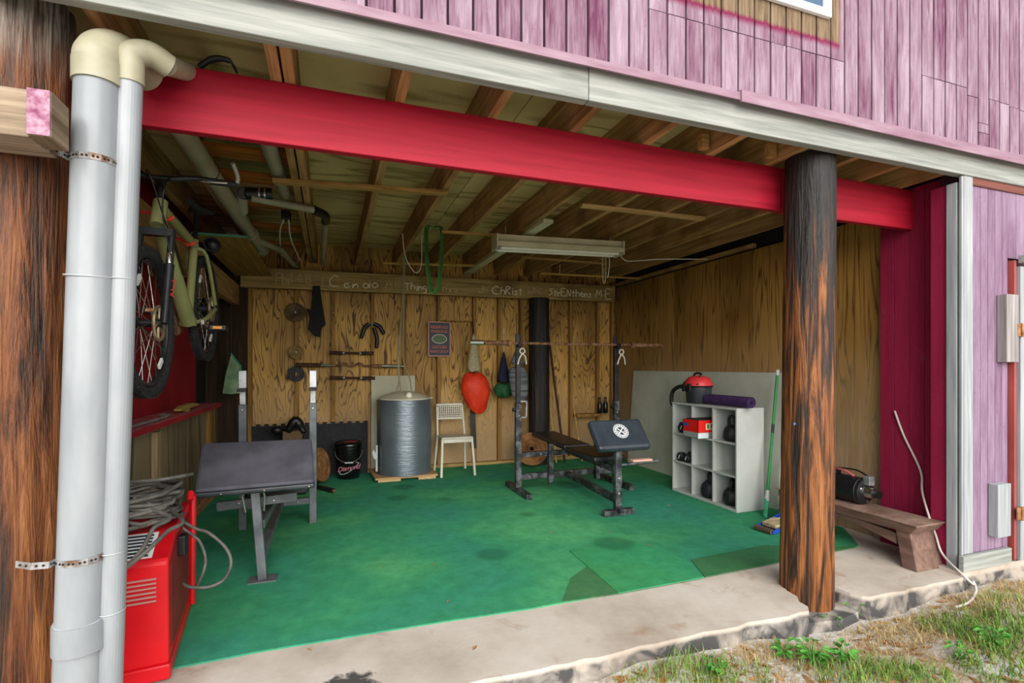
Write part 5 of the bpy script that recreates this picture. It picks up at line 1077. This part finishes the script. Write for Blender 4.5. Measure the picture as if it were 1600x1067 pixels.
# hanging bags
def bag(name, label, prof, Y, mat, cap=None, netm=None, split=.45):
    pts = [(onY(cx, py, Y), w) for cx, py, w in prof]; root = thing(name, pts[-1][0], label, 'bag'); rd = random.Random(len(label))
    rings = []
    for c, w in pts: rings.append([c + V((w * math.cos(a) * (1 + .08 * math.sin(5 * a + c.z * 30) + .04 * math.sin(11 * a)), w * .62 * math.sin(a) * (1 + .12 * math.sin(6 * a + c.z * 25) + .06 * math.sin(13 * a)), .014 * math.sin(3 * a + 9 * c.z))) for a in [6.2832 * k / 22 for k in range(22)]])
    k = int(len(rings) * split)
    MB().loft(rings[:k + 1]).build('net' if netm else 'upper', netm or mat, root, smooth=70, sub=1); MB().loft(rings[k:]).build('sack_body', mat, root, smooth=70, sub=1); return root
M['orange'] = noisy('orange_nylon', '#c42808', '#e23a12', k=6, rough=.6, bump=.5, dist=.02); M['net_w'] = noisy('cream_net', '#8c8260', '#b8ae8c', k=90, rough=.9, bump=.6)
ob = bag('ball_bag', 'orange bag with cream net neck hung on the barbell end wall', [(740, 520, .008), (740, 540, .04), (740, 556, .07), (740, 572, .088), (741, 582, .095), (742, 588, .15), (742, 600, .195), (744, 614, .19), (745, 626, .155), (747, 636, .12), (748, 642, .08), (749, 646, .02)], 6.33, 'orange', netm='net_w', split=.36)
MB().tube([onY(740, 521, 6.33), onY(739, 505, 6.40), onY(739, 500, 6.43)], .006, 6).build('hang_cord', 'black', ob)
db = bag('ball_bag', 'navy and green mesh ball bag between orange bag and rack', [(787, 549, .008), (787, 560, .03), (787, 575, .06), (787, 590, .09), (787, 598, .115), (787, 606, .13), (787, 614, .12), (787, 619, .10), (787, 621, .03)], 6.365, noisy('green_mesh', '#0c3a1c', '#1c5a2c', k=50, rough=.7, bump=.5), netm=noisy('navy_mesh', '#0a0f26', '#141c3c', k=60, rough=.8, bump=.5), split=.5)
MB().cyl(onY(787, 549, 6.34), onY(787, 512, 6.44), .005, n=6).build('hang_cord', 'cord_w', db)
gb_ = bag('shoe_bag', 'grey striped drawstring bag behind the left rack upright', [(808, 545, .02), (808, 560, .07), (809, 572, .115), (810, 585, .135), (811, 600, .13), (812, 613, .115), (813, 622, .10), (813, 626, .05)], 6.19, noisy('grey_striped_nylon', '#3a3c40', '#7c7e82', scale=(.3, .3, 6), k=5, rough=.7), split=.3)
MB().cyl(onY(808, 545, 6.19), onY(807, 490, 6.32), .005, n=6).build('hang_cord', 'black', gb_)
gf = thing('grey_frame', onY(817, 653, 6.14), 'thin grey metal frame hanging under the striped bag', 'frame')
for a_, b_ in (((810, 627), (823, 627)), ((823, 627), (822, 652)), ((810, 627), (810, 652)), ((810, 652), (822, 652))): MB().bar(onY(*a_, 6.14), onY(*b_, 6.14), .02, .012, (0, 1, 0)).build('rail', 'steel', gf)
MB().cyl(onY(816, 627, 6.14), onY(812, 470, 6.335), .004, n=6).build('hang_cord', 'black', gf)
tag(MB().bar(onY(738, 640, 6.44), onY(741, 700, 6.44), .06, .01, (0, 1, 0)).build('black_strap', 'black'), 'flat black strap hanging under the orange bag', 'strap')
# rods
for a_, b_, r_, mt, lab in (((851, 478), (881, 690), .016, 'rustdark', 'long dark rusty rod leaning right of the black post'), ((854, 590), (868, 700), .010, 'bamboo', 'pale thin cane leaning beside the dark rod'), ((897, 640), (908, 690), .010, 'bamboo', 'short pale stick leaning right of the dark rod')):
    p = onY(*a_, 6.43); q = onZ(b_[0], 728, T0 + .02); q = V((onY(b_[0], b_[1], 6.25).x, 6.22, T0 + .005))
    tag(MB().cyl(q, p, r_, n=10).build('leaning_rod', mt), lab, 'rod')
for k, px in enumerate((937, 946)):
    p = onY(px, 655, 6.40); o = thing('black_bottle', V((p.x, 6.40, .62)), '%s black bottle standing on the stud block behind the logo pad' % ('left' if k == 0 else 'right'), 'bottle')
    MB().lathe([(.03, 0), (.034, .01), (.034, .13), (.014, .17), (.014, .20)], (p.x, 6.40, .6404), (0, 0, 1), 16).build('body', 'bkt', o, smooth=50); MB().cyl((p.x, 6.40, .84), (p.x, 6.40, .87), .016, n=12).build('cap', 'black', o)
tag(MB().box(3.22, 3.60, 6.34, 6.454, .60, .64).build('stud_shelf', 'stud'), 'short wooden shelf block between the right back wall studs', 'shelf')
# ================================================================== BROWN BENCH, AIR TANK, CORD AT RIGHT
M['bench'] = noisy('brown_painted_wood', '#5c4338', '#7d6154', scale=(3, .6, 3), k=6, rough=.75)
bn = thing('low_bench', (3.62, 2.75, 0), 'low brown bench with splayed legs beside the crimson wall', 'bench')
def leg(y0, y1, yt0, yt1, nm='leg', z0=.0005):
    MB().loft([[V((3.49, y0, z0)), V((3.744, y0, z0)), V((3.744, y1, z0)), V((3.49, y1, z0))], [V((3.515, yt0, .235)), V((3.745, yt0, .235)), V((3.745, yt1, .235)), V((3.515, yt1, .235))]]).build(nm, 'bench', bn, .004)
leg(2.165, 2.255, 2.225, 2.315); leg(3.16, 3.25, 3.10, 3.19, z0=T0)
st_ = MB().prism([(3.485, 2.195, .236), (3.485, 2.40, .232), (3.485, 3.22, .232), (3.485, 3.22, .290), (3.485, 2.17, .290), (3.485, 2.165, .280)], (.255, 0, 0)).build('seat', 'bench', bn, .005)
MB().prism([(3.47, 2.155, .291), (3.746, 2.155, .291), (3.746, 3.24, .291), (3.475, 3.24, .291)], (0, 0, .006)).build('vinyl_cover', noisy('wrinkled_brown_vinyl', '#6e5548', '#94796a', k=5, rough=.65, bump=.9, dist=.03), st_)
MB().prism([(3.52, 2.31, .13), (3.52, 2.60, .19), (3.52, 2.82, .19), (3.52, 3.11, .13), (3.52, 3.11, .20), (3.52, 2.84, .225), (3.52, 2.6, .225), (3.52, 2.31, .20)], (.04, 0, 0)).build('arched_brace', 'bench', bn, .003)
at = V((3.655, 2.60, .395)); air = thing('air_cylinder', V((3.655, 2.8, .297)), 'black cylindrical air tank with silver valve lying on the brown bench', 'air tank')
MB().lathe([(.05, 0), (.088, .012), (.096, .04), (.096, .42), (.08, .45), (.03, .46)], at + V((0, 0, -.0005)), (0, 1, 0), 32).build('cylinder', plain('satin_black', '#131316', .35), air, smooth=50)
MB().torus(at + V((0, .035, 0)), (0, 1, 0), .095, .004, 32, 6).build('end_ring', 'iron', air)
MB().cyl(at + V((0, .01, 0)), at + V((0, -.05, 0)), .045, .035, n=18).build('silver_fitting', 'chrome', air); MB().cyl(at + V((.01, -.045, -.004)), at + V((.01, -.085, -.004)), .026, n=14).build('valve_nose', 'black', air)
MB().box(at.x - .02, at.x + .035, at.y - .03, at.y + .02, at.z + .05, at.z + .115).build('gauge_block', 'steel', air, .004)
MB().box(at.x - .03, at.x + .03, at.y + .22, at.y + .30, at.z + .09, at.z + .13).build('clamp', 'black', air, .006)
MB().tube([at + V((0, .24, .125)), at + V((-.02, .16, .128)), at + V((-.03, .08, .105))], .009, 8, sub=4).build('red_lead', plain('pink_red_lead', '#c06060', .5), air); MB().tube([at + V((.01, .25, .13)), at + V((.02, .1, .14)), at + V((.01, 0, .11))], .006, 6, sub=4).build('black_lead', 'black', air)
for k in range(3): a_ = .6 + k * 2.1; MB().lathe([(.007, 0), (.006, .004)], at + V((.07 * math.cos(a_), .004, .07 * math.sin(a_))), (0, -1, 0), 8).build('end_bolt', 'bolt', air)
xc = X_R - .072
cd_ = [onX(1398, 642, xc), onX(1412, 680, xc), onX(1438, 735, xc), onX(1441, 768, 3.80), onX(1451, 805, 3.742), onX(1462, 836, 3.735), onX(1473, 866, 3.722), V((3.69, 2.03, .012)), V((3.735, 2.0, -.04)), onZ(1519, 905, GZ + .05), onZ(1525, 922, GZ + .05), onZ(1515, 940, GZ + .045), onZ(1492, 949, GZ + .04)]
tag(MB().tube(cd_, .007, 8, sub=8).build('power_cord', noisy('cream_grey_cord', '#a8a096', '#d8cec4', k=3, rough=.6), smooth=60), 'cream cord trailing down the crimson wall onto the sand', 'cord')
# ================================================================== YARD PLANTS AND LITTER
def leafmat(name, cols, rough=.7):
    t = NT(name, rough, 0, .25); f = t.noise(t.vec(world=True), 23, 3, .7)
    n = len(cols); return t.out(t.ramp(f, [(.3 + .4 * i / (n - 1), C(c)) for i, c in enumerate(cols)]))
M['straw'] = leafmat('dry_straw', ['#8c7044', '#b49a68', '#c9b68a']); M['grass'] = leafmat('green_grass', ['#3c5c22', '#6a8a3a', '#9aa656'])
M['litter'] = leafmat('dead_leaves', ['#6b4424', '#96683c', '#b98a58']); M['weed'] = leafmat('broad_green_leaf', ['#2f6a24', '#4c8c34', '#6ea848'], .5)
rg = random.Random(12)
def blade(m, p, h, w, lean, az, bend=.5):
    d = V((math.cos(az), math.sin(az), 0)); sd = V((-d.y, d.x, 0)) * w / 2
    a, b, c = p, p + d * lean * .4 + V((0, 0, h * .6)), p + d * lean + V((0, 0, h * (1 - bend * .5)))
    m.add([a - sd, a + sd, b + sd * .8, b - sd * .8, c], [(0, 1, 2, 3), (3, 2, 4)])
def gp(x, y): return V((x, y, gh(x, y) - .004))
def ok(p): return p.y < 1.985 and p.x > .6 and p.x < 5.5
def scatter(m, px, py, rad, n, h, w, flat=False):
    c = onZ(px, py, GZ)
    for _ in range(n):
        a = rg.uniform(0, 6.2832); r = rad * math.sqrt(rg.random()); p = gp(c.x + r * math.cos(a), c.y + r * math.sin(a) * .7)
        if not ok(p): continue
        hh_ = h * rg.uniform(.5, 1.2)
        if flat: blade(m, p, .012 + .02 * rg.random(), w, hh_ * 1.3, rg.uniform(0, 6.28))
        else: blade(m, p, hh_, w, hh_ * rg.uniform(.2, .9), rg.uniform(0, 6.28), rg.uniform(.2, 1))
ms = MB()
for px, py, r, n in [(960, 1058, .25, 260), (1060, 1035, .28, 300), (1150, 1012, .28, 320), (1230, 1010, .25, 200), (1330, 990, .30, 420), (1400, 965, .32, 520), (1470, 945, .35, 520), (1540, 925, .40, 620), (1590, 915, .4, 500), (1420, 1000, .3, 200), (1180, 1050, .3, 220), (1320, 1040, .3, 220), (1500, 990, .3, 200), (1590, 960, .3, 260)]:
    scatter(ms, px, py, r * .8, n // 2, .055, .0035); scatter(ms, px, py, r * 1.1, n, .07, .004, True)
tag(ms.build('dry_grass', 'straw', smooth=False), 'dry straw coloured grass along the slab edge', 'grass', None, 'stuff')
mg = MB()
for px, py, r, n, h in [(880, 1066, .12, 90, .06), (1010, 1062, .16, 170, .075), (1090, 1062, .18, 260, .085), (1150, 1062, .18, 200, .07), (1255, 1030, .15, 150, .055), (1330, 1058, .18, 300, .09), (1400, 1045, .15, 160, .08), (1530, 985, .25, 430, .08), (1580, 1000, .28, 600, .10), (1560, 1045, .22, 360, .09), (1470, 975, .15, 150, .06), (1600, 960, .25, 260, .08), (1200, 985, .08, 60, .05), (1440, 1062, .18, 200, .08)]:
    scatter(mg, px, py, r, int(n * .8), h, .0048)
tag(mg.build('green_grass', 'grass', smooth=False), 'patchy fresh green grass on the sand', 'grass', None, 'stuff')
ml = MB()
for _ in range(420):
    p = onZ(rg.uniform(900, 1620), rg.uniform(925, 1075), GZ); p = gp(p.x, p.y) + V((0, 0, .008))
    if not ok(p): continue
    az = rg.uniform(0, 6.28); L = rg.uniform(.018, .05); d = V((math.cos(az), math.sin(az), rg.uniform(-.1, .25))) * L; sd = V((-math.sin(az), math.cos(az), rg.uniform(-.3, .3))) * L * .28
    ml.add([p - d, p + sd, p + d, p - sd], [(0, 1, 2, 3)])
tag(ml.build('leaf_litter', 'litter', smooth=False), 'scattered brown leaf litter on the sand', 'leaves', None, 'stuff')
def weed(px, py, n, h, L, label):
    c = onZ(px, py, GZ); c = gp(c.x, c.y); o = thing('broadleaf_weed', c, label, 'weed', 'weeds in the sandy yard'); m = MB(); stem = MB()
    for k in range(n):
        az = rg.uniform(0, 6.28); z = h * rg.uniform(.25, 1); base = c + V((0, 0, 0)); j = c + V((math.cos(az) * z * .45, math.sin(az) * z * .45, z)); stem.cyl(base, j, .0022, .0014, n=5, caps=False)
        d = V((math.cos(az), math.sin(az), rg.uniform(-.3, .35))) * L * rg.uniform(.7, 1.2); sd = V((-math.sin(az), math.cos(az), 0)) * L * .3
        m.add([j, j + d * .35 + sd + V((0, 0, .006)), j + d * .75 + sd * .7, j + d, j + d * .75 - sd * .7, j + d * .35 - sd + V((0, 0, .006)), j + d * .5 - V((0, 0, .004))], [(0, 1, 6), (1, 2, 6), (2, 3, 6), (3, 4, 6), (4, 5, 6), (5, 0, 6)])
    m.build('leaves', 'weed', o, smooth=False); stem.build('stems', 'weed', o)
for w_ in [(1270, 1040, 30, .10, .05, 'largest broadleaf weed at the bottom centre of the sand'), (1318, 1032, 22, .09, .05, 'broadleaf weed just right of the largest one'), (1225, 1030, 16, .08, .04, 'thin upright weed left of the largest broadleaf weed'), (1550, 1010, 26, .09, .045, 'leafy weed in the green grass by the right photo edge'), (1500, 1030, 16, .07, .04, 'small leafy weed left of the right hand grass patch'), (1120, 1060, 16, .07, .035, 'low weed at the bottom edge below the slab'), (1335, 958, 9, .11, .03, 'weed sprouting at the slab edge right of the charred post'), (1300, 975, 8, .07, .025, 'tiny weed at the foot of the charred post'), (1075, 1022, 9, .07, .03, 'sprout growing against the slab face left of the charred post')]: weed(*w_)
# dry leaves blown onto slab and turf
def leaf(px, py, z, L, label, col='litter'):
    p = onZ(px, py, z); az = rg.uniform(0, 6.28); d = V((math.cos(az), math.sin(az), 0)) * L; sd = V((-math.sin(az), math.cos(az), .15)) * L * .4
    m = MB().add([p - d, p + sd + V((0, 0, .004)), p + d + V((0, 0, .003)), p - sd + V((0, 0, .005)), p + V((0, 0, .001))], [(0, 1, 4), (1, 2, 4), (2, 3, 4), (3, 0, 4)])
    tag(m.build('fallen_leaf', col, smooth=False), label, 'leaf', 'dry leaves on slab and turf')
for px, py, z, L in [(742, 1012, .001, .022), (483, 1015, .001, .014), (676, 882, T0, .016), (700, 940, T0, .016), (598, 886, T0, .014), (952, 832, T0, .012), (1045, 790, T0, .02), (1062, 803, T0, .018), (945, 860, T0, .014), (862, 832, T0, .012), (1013, 852, T0, .018)]:
    leaf(px, py, z, L, 'small dry leaf blown onto the slab or turf', 'litter' if px not in (1045, 1062) else 'straw')
